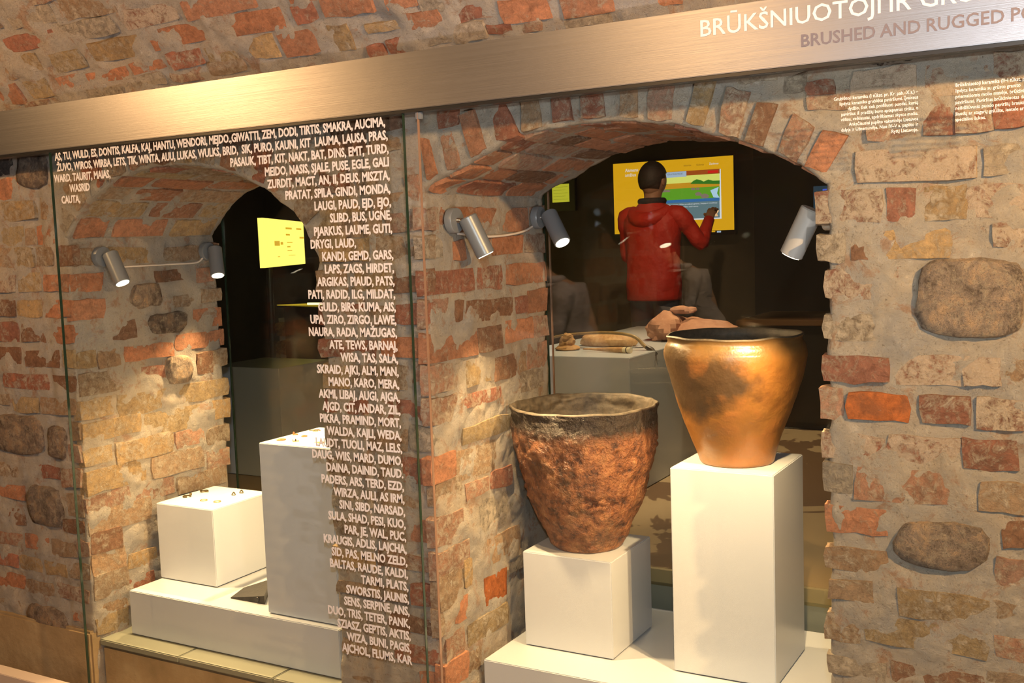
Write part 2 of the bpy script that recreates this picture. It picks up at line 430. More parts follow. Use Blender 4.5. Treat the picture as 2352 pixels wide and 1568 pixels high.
# --- bricks read off the photograph
rects(uv_front, s_front, wr, """1989 115 2151 127 k,2182 98 2294 116 k,1962 165 2106 200 w,2131 150 2196 217 w,2200 140 2283 180 w,2290 130 2352 172 w,1858 190 1915 212 r,
2122 232 2192 305 r,2200 245 2275 300 w,2285 235 2352 290 r,1993 300 2098 317 p,1962 353 2248 405 w,2265 335 2352 400 g,1877 441 2022 508 w,2045 434 2102 502 r,
2127 430 2218 500 y,2226 428 2352 498 w,1882 538 1938 602 g,1961 530 1990 597 d,1996 527 2180 590 y,2286 515 2352 570 w,1897 618 2062 686 w,2098 590 2360 780 S,
1889 721 2080 785 g,1893 817 2040 877 r,2058 817 2214 887 w,2216 820 2294 887 w,2310 830 2352 890 b,1890 893 1930 965 p,1949 899 2083 968 O,2118 910 2232 975 r,
2247 915 2352 990 w,1890 996 2026 1058 w,2041 1002 2210 1070 w,2212 1008 2337 1084 r,1893 1062 1955 1130 g,1964 1073 2254 1168 p,2258 1105 2352 1180 b,1898 1158 2034 1232 o,
2056 1183 2276 1323 S,2306 1195 2352 1258 d,1898 1253 2039 1320 b,2293 1278 2352 1350 p,1907 1328 2000 1385 b,2065 1350 2271 1438 y,2284 1380 2352 1442 b,1898 1402 1973 1477 b,
1990 1415 2271 1515 y,2293 1458 2352 1520 p,1907 1507 2034 1565 g,2043 1520 2262 1620 d,2270 1540 2352 1620 b,1905 1590 2035 1660 p""")
rects(uv_jr, s_jr, wm, """969 478 1006 524 p,1012 478 1088 530 o,1091 478 1146 531 o,1150 476 1211 529 o,1217 474 1250 520 p,971 541 1016 590 g,1041 552 1063 597 o,1100 545 1125 585 p,1128 545 1200 580 o,1207 536 1251 576 p,
975 625 1090 664 r,1099 615 1153 661 r,1160 608 1255 643 o,977 692 1031 745 p,1048 692 1062 738 d,1069 692 1178 724 d,1184 683 1209 715 r,1211 667 1254 714 o,981 768 1098 814 o,
1100 755 1153 799 d,1160 737 1223 775 o,1225 728 1256 769 p,986 842 1041 895 p,1072 828 1128 875 y,1139 820 1186 864 d,1190 812 1207 850 b,1211 793 1256 839 p,988 922 1051 960 p,
1060 912 1150 912 r,1184 860 1247 885 g,990 1054 1043 1092 o,1045 1037 1177 1060 b,1129 1085 1173 1108 r,1000 1194 1062 1232 p,1082 1163 1212 1180 g,1004 1270 1078 1300 p,
1117 1240 1196 1262 b,1114 1330 1164 1366 O,1066 1290 1082 1340 y,1008 1330 1062 1378 b,1043 1380 1086 1410 o,1011 1400 1040 1445 b,1075 1437 1165 1427 y,1025 1465 1070 1495 p,
1020 1525 1074 1555 o,1080 1500 1106 1535 b,1000 1115 1060 1140 b,1070 1115 1120 1125 p,1185 1000 1245 1010 b,1060 985 1170 985 y,1140 1290 1200 1300 g""")
rects(uv_front, s_front, wm, """757 268 860 300 d,868 262 925 296 d,745 318 840 350 d,850 312 920 345 b,738 395 800 440 r,820 398 890 440 b,730 455 850 495 y,860 450 925 490 b,934 403 957 457 p,
738 505 880 540 b,887 490 985 528 p,735 552 850 597 y,857 547 985 597 b,728 622 800 668 b,807 620 900 668 y,907 620 985 668 d,728 700 840 748 r,850 702 903 747 b,910 700 985 745 r,
733 780 865 822 r,875 776 988 818 o,742 838 800 896 y,808 838 938 898 b,945 832 990 896 p,742 915 905 958 r,912 918 992 966 r,750 978 840 1032 g,848 980 938 1036 b,945 976 994 1038 g,
752 1048 915 1102 b,925 1052 996 1112 r,765 1120 860 1170 g,868 1122 998 1178 b,768 1190 932 1243 b,940 1190 1000 1248 o,765 1258 860 1308 y,868 1262 1002 1316 p,772 1332 940 1385 b,
948 1337 1004 1395 r,785 1402 870 1450 g,878 1405 1006 1460 d,788 1468 900 1520 b,908 1474 1008 1530 r,790 1538 960 1590 b,968 1540 1010 1600 o""")
rects(uv_jl, s_jl, wl, """170 572 245 605 b,251 570 372 600 y,378 566 458 596 b,463 560 500 590 p,165 630 238 668 o,300 652 372 705 S,355 622 446 640 d,452 618 490 645 p,165 690 240 728 o,400 680 458 700 b,
462 665 507 690 b,338 722 430 760 D,443 712 510 745 o,258 742 312 775 d,401 770 518 790 o,178 810 220 843 y,226 808 280 838 b,285 800 398 815 o,182 862 282 895 b,328 845 378 870 r,
380 818 440 878 S,452 812 487 855 d,488 805 522 838 b,180 920 262 950 y,267 908 398 934 y,401 887 525 905 y,187 975 325 990 y,332 952 464 975 y,468 925 528 955 y,193 1036 259 1058 y,
263 1018 400 1035 y,405 992 470 1015 p,475 985 528 1010 b,196 1083 340 1102 y,345 1052 468 1070 b,475 1040 528 1065 p,200 1143 300 1162 p,305 1118 400 1130 p,405 1100 520 1105 b,202 1178 350 1190 b,
208 1225 282 1255 d,290 1205 360 1235 g,212 1275 290 1300 b,296 1275 360 1285 y,215 1325 295 1352 b,302 1330 352 1345 r,220 1378 295 1398 b,222 1422 296 1432 y,302 1385 350 1390 g""")
rects(uv_front, s_front, wl, """40 358 115 432 D,-10 365 30 400 k,0 412 43 455 o,-20 468 83 503 y,90 445 135 500 b,2 524 55 560 y,60 524 80 560 b,84 520 126 560 o,-20 570 29 612 b,35 570 78 612 y,84 568 124 612 b,130 566 168 608 d,
-20 630 36 670 p,42 628 94 670 y,100 632 158 668 o,-20 688 36 726 d,42 690 98 727 y,103 690 162 728 o,-20 742 44 785 r,50 745 106 787 d,113 747 168 788 o,-20 797 50 836 d,58 803 138 843 d,144 806 172 846 y,
10 857 112 895 r,120 862 174 898 d,-20 905 24 928 b,30 910 90 948 y,94 912 174 952 b,-18 945 106 1052 S,114 978 157 1058 S,162 970 182 1010 b,160 1020 186 1062 p,-20 1060 80 1100 b,86 1067 138 1101 r,144 1077 188 1120 p,
-20 1108 60 1148 o,64 1106 148 1220 S,153 1130 192 1188 b,-20 1160 60 1206 d,150 1195 196 1228 d,-20 1217 52 1253 p,57 1224 112 1263 o,118 1237 178 1280 b,182 1240 204 1280 p,-20 1264 40 1300 r,45 1274 97 1312 y,102 1286 153 1326 y,158 1291 206 1332 b,
-20 1311 58 1353 o,62 1330 124 1370 b,130 1341 208 1385 p,-20 1363 46 1402 b,60 1380 165 1468 S,170 1398 212 1432 o,-20 1410 52 1436 p,170 1440 214 1468 b""")
rects(uv_vault, s_vault, vault, """27 -20 60 12 o,8 25 130 44 g,130 0 272 24 b,278 28 410 40 w,415 6 590 14 o,4 93 136 97 r,136 62 272 72 g,337 75 490 88 o,495 46 657 62 o,203 104 336 122 y,112 128 199 152 y,54 130 94 158 y,
-10 146 43 177 b,201 174 293 176 o,131 181 193 203 o,56 190 120 219 y,-10 200 56 233 o,296 150 378 156 o,386 128 468 146 r,472 115 542 136 y,566 92 640 125 y,643 82 730 115 o,755 64 812 108 y,674 18 727 42 r,
735 2 857 22 o,842 60 922 58 y,890 -5 955 8 o,943 36 1016 54 o,1035 20 1133 36 r,1151 8 1262 38 o,1123 66 1174 70 r,891 97 942 116 r,849 112 883 126 r,1283 -15 1409 22 o,1455 -22 1565 6 o,1202 56 1240 66 p,
930 72 1030 92 g,1036 60 1118 82 g,1300 42 1400 46 g,60 240 120 250 p,200 210 290 222 g,300 180 380 190 g,388 170 470 178 p,480 150 560 160 b,60 -20 125 0 p,-40 30 0 60 b,0 -20 22 -4 b,660 -20 730 -4 o,970 0 1025 20 g""")
# voussoirs of the right arch
V = """985 425 1007 407 988 313 965 313 o;1028 402 1063 384 1037 295 998 297 p;1082 371 1123 351 1093 246 1054 259 o;1144 333 1197 323 1154 218 1110 228 r;1198 312 1248 297 1235 195 1195 212 b;
1272 292 1322 283 1307 185 1267 190 r;1337 281 1391 277 1383 168 1340 175 r;1419 278 1466 279 1468 155 1422 168 b;1485 280 1541 288 1556 160 1495 172 p;1572 293 1615 301 1648 172 1600 175 y;
1648 311 1697 326 1727 206 1671 192 p;1710 330 1753 345 1791 236 1745 225 d;1783 360 1832 378 1873 284 1829 250 p;1845 388 1890 412 1952 306 1888 298 o"""
for ln in V.split(';'):
    q = ln.split(); c = [uv_front(float(q[2*i]), float(q[2*i+1])) for i in range(4)]
    ctr = (sum(p[0] for p in c)/4, sum(p[1] for p in c)/4)
    dn = [(p[0], p[1]+(.004 if i < 2 else 0)) for i, p in enumerate(c)]
    brick(s_front, dn, q[8], wur, h=random.uniform(.004, .011))
rects(uv_front, s_front, wur, "1010 250 1050 285 r,1800 180 1850 205 g,1700 168 1780 180 g,1860 215 1950 245 p")
# voussoirs of the left arch, from the arch curve
def ring(ev, L, parent, hgt, codes, pitch=.098):
    n = int(L/pitch)
    for i in range(n):
        s0 = (i+.12)*L/n; s1 = (i+.86)*L/n; a, b = ev(s0), ev(s1); m = (a+b)/2; d = (b-a).normalized(); nn = Vector((-d.y, d.x))
        e = .012
        brick(s_front, [(a.x+nn.x*.004, a.y+nn.y*.004), (b.x+nn.x*.004, b.y+nn.y*.004), (b.x+nn.x*hgt+d.x*e, b.y+nn.y*hgt+d.y*e), (a.x+nn.x*hgt-d.x*e, a.y+nn.y*hgt-d.y*e)], codes[i % len(codes)], parent)
ring(evL, LL, wul, .125, 'gbrbpdybdrpbyr')
def soffit(surf, L, parent, codes, pitch, ys):
    n = int(L/pitch)
    for i in range(n):
        s0 = (i+.06)*L/n; s1 = (i+.93)*L/n; yy = ys[i % len(ys)]
        for a, b in zip(yy, yy[1:]):
            brick(surf, [(s0, a+.006), (s1, a+.006), (s1, b-.006), (s0, b-.006)], random.choice(codes), parent, h=random.uniform(.003, .009))
soffit(s_ra, LR, wur, 'oooprod', .082, [(2.43, 2.56, 2.84, 3.095), (2.43, 2.57, 2.72, 2.97, 3.095), (2.43, 2.55, 2.80, 3.095)])
soffit(s_la, LL, wul, 'oyoyorb', .09, [(2.43, 2.58, 2.85, 3.095), (2.43, 2.70, 2.95, 3.095), (2.43, 2.56, 2.78, 3.095)])

# lower courses, ledge, channel
low = box('trim_1', -4.5, XJL-.005, 2.400, 2.45, 0, .235, M['sand'], bev=.008); tag(low, kind='structure')
led = empty('trim_2', (-2.6, 2.44, 0), kind='structure')
slabs = [(-3.13, -2.74), (-2.735, -2.32), (-2.315, -2.02)]
for a, b in slabs: box('slab', a, b, 2.438, 3.2, .178, .2, M['slate'], led, .003)
box('plinth_course', -3.13, -2.02, 2.447, 3.2, 0, .177, M['sand'], led, .01)
tag(box('trim_3', -4.5, .8, 2.262, 2.318, 0, .083, plain('pale_channel', (.55, .45, .38), .45), bev=.002), kind='structure')
tag(box('floor', -5, 1.5, -2.6, 3.12, -.04, 0, M['oak']), kind='structure')
tag(box('wall_back', -5, 1.5, -2.7, -2.6, -.04, 3.6, plain('ochre_plaster', (.30, .20, .12), .9)), kind='structure')

# ------------------------------------------------------------------ fascia and glass
fas = empty('fascia_panel', (-1.8, 2.29, 1.97), 'brushed metal fascia band running above the glass with raised title lettering', 'sign')
box('panel', -4.6, .9, 2.286, 2.2945, 1.9, 2.043, M['fascia'], fas, .0015)
box('bottom_rail', -4.6, .9, 2.290, 2.330, 1.892, 1.9, M['black'], fas)
box('top_rail', -4.6, .9, 2.302, 2.36, 2.035, 2.043, M['fascia'], fas)
p0, p1 = at(1606, 85, y=2.286), at(1838, 108, y=2.286)
def title(words, x, z, size, mat, sx, off, lab):
    for wd in words:
        o = lettering(wd, x, z, 2.285, size, mat, fas, sx=sx, ext=.0003, offset=off); o['label'] = lab
        x += max(v.co.x for v in o.data.vertices) + .27*size*sx
title(['BRŪKŠNIUOTOJI', 'IR', 'GRUBLĖTOJI', 'KERAMIKA'], p0.x, p0.z, .0505, M['text'], 1.02, .0004, 'white Lithuanian title lettering')
title(['BRUSHED', 'AND', 'RUGGED', 'POTTERY'], p1.x, p1.z, .036, M['textgrey'], .985, .0005, 'grey English title lettering')
g1 = empty('glass_panel', (-2.32, 2.3, .083), 'glass sheet printed with columns of white words, in front of the left arch', 'glass panel')
box('pane', -3.02, -1.62, 2.296, 2.304, .083, 1.8915, M['glass'], g1)
box('edge', -1.6206, -1.6190, 2.2955, 2.3045, .083, 1.8915, M['edge'], g1); box('edge', -3.0212, -3.0198, 2.2955, 2.3045, .083, 1.8915, M['edge'], g1)
g2 = empty('glass_panel', (-.4, 2.3, .083), 'glass sheet with two short text paragraphs, in front of the right arch', 'glass panel')
box('pane', -1.573, .9, 2.296, 2.304, .083, 1.8915, M['glass'], g2)
box('edge', -1.5742, -1.5728, 2.2955, 2.3045, .083, 1.8915, M['edgew'], g2)
box('clip', -1.58, -1.565, 2.297, 2.311, 1.874, 1.891, M['lamp'], g2, .001)
words = """AS, TU, WULD, ES, DONTIS, KALFA, KAJ, HANTU, WENDORI, MEJDO.,GIWATTI, ZEM, DODI, TIRTIS, SMAKRA, AUCIMA,|
ŽUVO, WIROS, WIRBA, LETS, TIK, WINTA, AUU, LUKAS, WULKS, BRID,  SIK, PURO, KAUNI, KIT  LAUMA, LAUSA, PRAS,|
PASAUK, TIBT, KIT, NAKT, BAT, DINS, EMT, TURD,|MEIDO, NASIS, SJALE, PUSE, EGLE, GALI|ZURDIT, MACT, AN, II, DEUS, MISZTA,|PRATAT, SPILA, GINDI, MONDA,|LAUGI, PAUD, EJD, EJO,|SLIBD, BUS, UGNE,|
PJARKUS, LAUME, GUTI,|DRYGI, LAUD,|KANDI, GEMD, GARS,|LAPS, ZAGS, HIRDET,|ARGIKAS, PIAUD, PATS,|PATI, RADID, ILG, MILDAT,|GULD, BIRS, KUMA, AIS,|UPA, ZIRO, ZIRGO, LAWE,|NAURA, RADA, MAŽUGAS,|
ATE, TEWS, BARNAJ,|WISA, TAS, SALA,|SKRAID, AJKI, ALM, MAN,|MANO, KARO, MERA,|AKMI, LIBAJ, AUGI, AJGA,|AJGD, CIT, ANDAR, ZIL,|PIKRA, PRAMIND, MORT,|WALDA, KAJLI, WEDA,|LAUDT, TUOLI, MAZ, LELS,|
DAUG, WIIS, MARD, DUMO,|DAINA, DAINID, TAUD.|PADERS, ARS, TERD, EZD,|WIRZA, AULI, AS IRM,|SINI, SIBD, NARSAD,|SULA, SHAD, PESI, KUO,|PAR, JE, WAL, PUC,|KRAUGIS, ADLIS, LAJCHA,|SID, PAS, MELNO ZELD,|
BALTAS, RAUDE, KALDI,|TARMI, PLATS,|SWORSTIS, JAUNIS,|SENS, SERPINE, ANS,|DUO, TRIS, TETER, PANK,|SZIASZ, GEPTIS, AKTIS,|WIZA, BUNI, PAGIS,|AJCHOL, FLUMS, KAR""".replace('\n', '').split('|')
def rowz(i): return 1.865-(1.865-.409)*i/42
for i, wd in enumerate(words):
    xr = -1.668
    if i == 9: xr = -1.790
    if i < 2: lettering(wd, -2.992+(.006 if i else 0), rowz(i), 2.2955, .0333, M['text'], g1, align='LEFT', fit=1.318, ext=.0003, offset=.0011)
    else: lettering(wd, xr, rowz(i), 2.2955, .0333, M['text'], g1, sx=.76, align='RIGHT', ext=.0003, offset=.0011)
for i, (px, wd) in enumerate(((128, 'WARD, TAURIT, MAIAS,'), (162, 'WASRID'), (141, 'CAUTA,'))):
    lettering(wd, at(px, 420, y=2.3).x, rowz(i+2), 2.2955, .0333, M['text'], g1, sx=.76, ext=.0003, offset=.0011)
para1 = ['Grublėtoji keramika (I tūkst. pr. Kr. pab.–X a.) –', 'lipdyta keramika grublėtu paviršiumi. Įvairaus', 'dydžio, šiek tiek profiliuoti puodai, kurių', 'paviršius iš pradžių buvo aptepamas tirštu, o',
         'vėliau, veikiausiai, apdrėbiamas skystu moliu.', 'Anksčiausiai paplito vakarinėje Lietuvos', 'dalyje ir Užnemunėje. Nuo IV–V a. paplito ir', 'Rytų Lietuvoje.']
para2 = ['Brūkšniuotoji keramika (II–I tūkst. pr. Kr.)', 'lipdyta keramika su grūsto granito', 'priemaišomis molio masėje, brūkšniuotu', 'paviršiumi. Paviršius brūkšniuotas dar', 'neišdžiūvusio puodo paviršių braukiant', 'šiaudų ar stagarų gniūžte, lentele ar', 'specialios šukos.']
pa = at(2110, 214, y=2.3); pb = at(2110, 301, y=2.3)
for i, t in enumerate(para1): lettering(t, pa.x, pa.z+(pb.z-pa.z)*i/7, 2.2955, .0098, M['text'], g2, align='RIGHT', ext=.0002, sx=.86, offset=.0001)
pc = at(2195, 200, y=2.3); pd = at(2195, 279, y=2.3)
for i, t in enumerate(para2): lettering(t, pc.x, pc.z+(pd.z-pc.z)*i/6, 2.2955, .0098, M['text'], g2, align='LEFT', ext=.0002, sx=.86, offset=.0001)
YG = 3.245
gb = empty('glass_panel', (-1.1, YG, .4), 'tinted rear glass sheet closing the back of the right arch', 'glass panel')
box('pane', -1.70, -.40, YG, YG+.006, .39, 2.0, M['glassb'], gb)
box('edge', -1.702, -1.698, YG-.001, YG+.007, .39, 1.98, M['edgew'], gb); box('edge', -1.722, -1.717, YG+.001, YG+.009, .39, 1.98, M['edge'], gb)
gl = empty('glass_panel', (-2.6, YG, .4), 'tinted rear glass sheet closing the back of the left arch', 'glass panel')
box('pane', -3.22, -1.95, YG, YG+.006, .39, 2.0, M['glassb'], gl)
box('edge', -3.222, -3.217, YG-.001, YG+.007, .39, 1.98, M['edge'], gl)
lettering('M', at(1231, 907, y=YG).x, at(1231, 905, y=YG).z, YG-.004, .022, M['text'], gb, ext=.0002)

# ------------------------------------------------------------------ plinths
def plinth(x0, x1, y0, y1, z0, z1, label, group=None, name='display_plinth', cat='plinth'):
    t = empty(name, ((x0+x1)/2, (y0+y1)/2, z0), label, cat, group)
    box('foot', x0+.006, x1-.006, y0+.006, y1-.006, z0, z0+.004, M['black'], t)
    box('body', x0, x1, y0, y1, z0+.003, z1, M['white'], t, .0025)
    return t
plinth(-1.628, -.585, 2.602, 3.222, 0.0, .318, 'wide low white platform filling the right arch under both pots', name='platform', cat='platform')
plinth(-1.568, -1.274, 2.754, 3.055, .318, .613, 'short white plinth under the rugged dark-rimmed pot', 'plinths in the right arch')
plinth(-1.086, -.793, 2.757, 3.06, .318, .908, 'tall white plinth under the smooth golden-brown pot', 'plinths in the right arch')
plinth(-3.058, -2.106, 2.520, 3.15, .2, .362, 'long low white platform on the slate ledge in the left arch', name='platform', cat='platform')
plinth(-3.060, -2.777, 2.669, 2.962, .362, .645, 'cube-shaped white plinth with small bronze ornaments in the left arch', 'plinths in the left arch')
plinth(-2.421, -2.122, 2.545, 2.848, .362, .932, 'tall white plinth partly behind the printed words in the left arch', 'plinths in the left arch')

# ------------------------------------------------------------------ pots
def pot_mat(kind):
    m = N('pot_%s_clay' % kind); tc = m.n('ShaderNodeTexCoord').outputs['Object']; sep = m.n('ShaderNodeSeparateXYZ'); m.l(tc, sep.inputs[0])
    z = sep.outputs['Z']; x = sep.outputs['X']
    n1 = m.noise(7, 5, .6, tc); n2 = m.noise(32, 6, .7, tc); n3 = m.noise(110, 4, .6, tc)
    if kind == 'rugged':
        c = m.ramp(n2, [(.36, (.06, .022, .012)), (.5, (.26, .095, .038)), (.66, (.40, .18, .075))])
        zz = m.math('ADD', z, m.math('MULTIPLY', n2, .09))
        c = m.mix(m.ramp(zz, [(.395, (0, 0, 0)), (.43, (.96, .96, .96))]), c, (.014, .011, .009))
        c = m.mix(m.ramp(n1, [(.56, (0, 0, 0)), (.66, (.6, .6, .6))]), c, (.13, .075, .035))
        b = m.bump(n2, 1, .022); b = m.bump(n3, 1, .006, b); r = m.math('ADD', m.math('MULTIPLY', n3, .3), .22)
    else:
        c = m.ramp(n1, [(.3, (.17, .065, .015)), (.5, (.23, .10, .022)), (.7, (.29, .11, .03))])
        vd = m.n('ShaderNodeVectorMath', operation='DISTANCE'); m.l(tc, vd.inputs[0]); vd.inputs[1].default_value = (-.115, -.15, .25)
        v2 = m.n('ShaderNodeVectorMath', operation='DISTANCE'); m.l(tc, v2.inputs[0]); v2.inputs[1].default_value = (.005, -.19, .255)
        dd = m.math('ADD', m.math('MINIMUM', vd.outputs['Value'], m.math('ADD', v2.outputs['Value'], .02)), m.math('MULTIPLY', m.math('SUBTRACT', n1, .5), .22))
        c = m.mix(m.ramp(dd, [(.085, (.92, .92, .92)), (.14, (0, 0, 0))]), c, (.04, .026, .014))
        zz = m.math('ADD', z, m.math('MULTIPLY', n1, .05))
        c = m.mix(m.ramp(zz, [(.325, (0, 0, 0)), (.365, (.75, .75, .75))]), c, (.10, .06, .022))
        b = m.bump(n1, .35, .02); b = m.bump(n2, .22, .006, b); r = m.math('ADD', m.math('MULTIPLY', n2, .2), .25)
    return m.fin(c, r, b, spec=.65)
def fine(prof, n):
    return [(p.x, p.y) for p in smoothcurve([Vector((a, b, 0)) for a, b in prof], n)]
PM1, PM2 = pot_mat('rugged'), pot_mat('smooth')
INM = N('dark_clay_inside'); nn = INM.noise(60, 5, .7); INM = INM.fin(INM.ramp(nn, [(.3, (.03, .024, .018)), (.7, (.085, .065, .045))]), .6, INM.bump(nn, .4, .004))  # pot insides get a darker clay than the outer walls
t = empty('clay_pot', (-1.417, 2.9, .613), 'rough lumpy copper-brown pot with blackened rim on the short plinth', 'pot', 'ancient pots')
def f1(p, r, z, a):
    q = p.copy(); d = noise.fractal(p*16, 1, 2, 5)*.008+abs(noise.noise(p*38))*.005 + max(0, noise.noise(p*9+Vector((3, 1, 7)))-.1)*noise.noise(p*70)*.028
    k = 1+d/max(r, .02) if z > .01 else 1
    q.x *= k; q.y *= k
    if z > .40: q.z += noise.noise(Vector((cos(a)*2.2, sin(a)*2.2, 3)))*.005
    return q
outer = fine([(.092, 0), (.106, .004), (.122, .04), (.149, .095), (.170, .15), (.189, .205), (.208, .275), (.218, .33), (.222, .375), (.220, .405), (.223, .425), (.225, .436)], 9)
inner = fine([(.214, .434), (.208, .42), (.206, .38), (.196, .30), (.17, .2), (.13, .09), (.09, .02), (.001, .015)], 8)
lathe('body', [(.001, 0)]+outer, PM1, t, (-1.417, 2.9, .613), 180, f1)
o = lathe('inside', [outer[-1], (.2225, .441), (.218, .441)]+inner, INM, t, (-1.417, 2.9, .613), 120, f1); o['label'] = 'dark sooty inner wall and rim'
t = empty('clay_pot', (-.942, 2.905, .908), 'smooth golden-brown pot with dark soot patch on the tall plinth', 'pot', 'ancient pots')
def f2(p, r, z, a):
    q = p.copy(); k = 1+(noise.noise(p*7)*.004+noise.noise(p*30)*.0012)/max(r, .02)
    q.x *= k; q.y *= k
    if z > .32: q.z += noise.noise(Vector((cos(a)*2.0, sin(a)*2.0, 9)))*.005
    return q
outer = fine([(.092, 0), (.104, .003), (.112, .03), (.128, .075), (.146, .125), (.168, .19), (.186, .25), (.196, .295), (.1975, .315), (.193, .335), (.186, .348), (.186, .356), (.189, .362)], 9)
inner = fine([(.180, .36), (.176, .345), (.182, .31), (.176, .25), (.14, .14), (.10, .03), (.001, .02)], 8)
lathe('body', [(.001, 0)]+outer, PM2, t, (-.942, 2.905, .908), 160, f2)
o = lathe('inside', [outer[-1], (.1875, .366), (.183, .366)]+inner, INM, t, (-.942, 2.905, .908), 120, f2); o['label'] = 'dark inner wall and rim'

# ------------------------------------------------------------------ spotlights
def spot(name_lab, plate, nx, pivot, direc, mat, energy, ang=52, L=.118, R=.027, group='jamb spotlights'):
    plate = Vector(plate); pivot = Vector(pivot); d = Vector(direc).normalized()
    t = empty('spotlight', plate, name_lab, 'spotlight', group)
    a = plate + Vector((nx*.001, 0, 0)); b = plate + Vector((nx*.022, 0, 0))
    tube('mounting_plate', [a, a+(b-a)*.85, b], [.036, .036, .034], mat, t, 32)
    pv = pivot
    tube('swivel_arm', [b-Vector((nx*.002, 0, 0)), b.lerp(pv, .5), pv], .0075, M['chrome'], t, 12)
    back = pv - d*.014; vs, fs = [], []
    tube('housing', [back, back+d*.003, back+d*L*.5, back+d*(L-.002), back+d*L], [R-.003, R, R, R, R-.002], mat, t, 36, caps=True)
    m = back+d*(L+.0015)
    disc = tube('lens', [m-d*.002, m], [R-.005, R-.005], M['bulb'], t, 24)
    lamp('spotlight_beam', 'SPOT', back+d*(L+.004), energy, (1.0, .66, .31), .012, back+d*2, ang, .6)
    return t
pl = at(1030, 507, x=XJR)
spot('grey can spotlight nearest the front on the left side of the right arch', (XJR+.008, pl.y, pl.z), 1, (XJR+.062, pl.y+.012, pl.z-.004), (.35, .2, -.9), M['lamp'], 75, 88)
pl = at(1236, 500, x=XJR)
spot('grey can spotlight further back in the right arch with lit lens showing', (XJR+.006, pl.y-.03, pl.z), 1, (XJR+.060, pl.y-.03, pl.z), (.55, -.28, -.82), M['lamp'], 55, 90)
pl = at(1880, 478, x=XJR2)
spot('pale can spotlight hanging from the right pier beside the upper brick', (XJR2-.004, 2.50, 1.588), -1, (XJR2-.058, 2.50, 1.59), (-.45, .05, -.9), M['lampw'], 85, 100)
pl = at(220, 590, x=XJL)
spot('grey can spotlight at the front left side of the left arch', (XJL+.008, pl.y+.01, pl.z), 1, (XJL+.062, pl.y+.015, pl.z-.002), (.48, .0, -.9), M['lamp'], 95, 88)
pl = at(482, 577, x=XJL)
spot('grey can spotlight deeper in the left arch beside the rear glass', (XJL+.006, pl.y-.03, pl.z), 1, (XJL+.058, pl.y-.03, pl.z), (.32, -.25, -.9), M['lamp'], 75, 90)
spot('pale can spotlight half hidden behind the middle pier', (XJL2-.004, 2.56, 1.56), -1, (XJL2-.058, 2.56, 1.562), (-.45, .14, -.88), M['lampw'], 100, 96)
def jl(px, py): p = at(px, py, x=XJL+.014); return p
tube('power_cable', smoothcurve([jl(240, 605), jl(262, 613), jl(330, 610), jl(400, 606), jl(450, 603), jl(466, 592)], 8), .0032, M['cable'])
tag(bpy.data.objects['power_cable'], 'thin pale cable joining the two spotlights in the left arch', 'cable')
def jr(px, py): p = at(px, py, x=XJR+.014); return p
o = tube('power_cable', smoothcurve([jr(1052, 536), jr(1090, 541), jr(1130, 543), jr(1175, 538), jr(1205, 530), jr(1222, 520)], 8), .0036, M['cable'])
tag(o, 'pale cable joining the two spotlights in the right arch', 'cable')

# ------------------------------------------------------------------ small finds
M['bronze'] = plain('dark_bronze', (.10, .075, .03), .4, .7); M['brass'] = plain('yellow_bronze', (.40, .30, .10), .35, .8); M['copper'] = plain('red_bronze', (.30, .13, .05), .45, .6)
def ringpts(c, r, a0=0, a1=2*pi, n=28, rz=0): return [Vector((c[0]+r*cos(a0+(a1-a0)*i/n), c[1]+r*sin(a0+(a1-a0)*i/n), c[2])) for i in range(n+1)]
ZC = .6455
def on(px, py, z): p = at(px, py, z=z); return p
for (px, py), lab in (((468, 1148), 'thin bronze finger ring, left of the two plain rings on the cube plinth'), ((499, 1151), 'thin bronze finger ring, right of the two plain rings on the cube plinth')):
    c = on(px, py, ZC+.002); o = tube('finger_ring', ringpts(c, .0125), .0014, M['brass'], seg=8); tag(o, lab, 'ring', 'bronze rings on the cube plinth')
c = on(429, 1139, ZC+.003); t = empty('brooch', c, 'dark penannular brooch with curled ends at the left of the cube plinth', 'brooch', 'brooches on the cube plinth')
tube('hoop', ringpts(c, .013, .5, 5.6), .0028, M['bronze'], t, 8); tube('knob', [c+Vector((.011, .007, .001)), c+Vector((.008, .013, .006)), c+Vector((.002, .014, .009))], [.004, .005, .002], M['bronze'], t, 8); tube('pin', [c+Vector((-.014, 0, .002)), c+Vector((.016, .002, .004))], .0014, M['bronze'], t, 6)
c = on(469, 1127, ZC+.003); t = empty('brooch', c, 'dark openwork brooch with a notched frame at the back of the cube plinth', 'brooch', 'brooches on the cube plinth')
tube('frame', [Vector((c.x+(.016+.003*cos(4*a))*cos(a), c.y+(.012+.003*cos(4*a))*sin(a), c.z)) for a in [2*pi*i/32 for i in range(33)]], .0022, M['bronze'], t, 8); tube('pin', [c+Vector((-.017, -.004, .002)), c+Vector((.019, .003, .003))], .0015, M['bronze'], t, 6)
for (px, py), lab in (((537, 1136), 'tiny dark bronze fibula, nearer of two at the right of the cube plinth'), ((555, 1131), 'tiny bronze clasp furthest right on the cube plinth')):
    c = on(px, py, ZC+.002); t = empty('clasp', c, lab, 'clasp', 'clasps on the cube plinth')
    tube('bow', smoothcurve([c+Vector((-.006, -.004, 0)), c+Vector((-.001, 0, .009)), c+Vector((.006, .003, .001))], 5), [.002]*5+[.003]*3+[.002]*3, M['bronze'], t, 8); tube('foot', [c+Vector((-.006, -.005, 0)), c+Vector((.007, .002, 0))], .0016, M['bronze'], t, 6)
ZT = .9325
c = on(646, 1009, ZT+.002); t = empty('disc_brooch', c, 'flat reddish openwork disc at the left of the tall left plinth', 'brooch', 'ornaments on the tall left plinth')
tube('rim', ringpts(c, .014), .0018, M['copper'], t, 8)
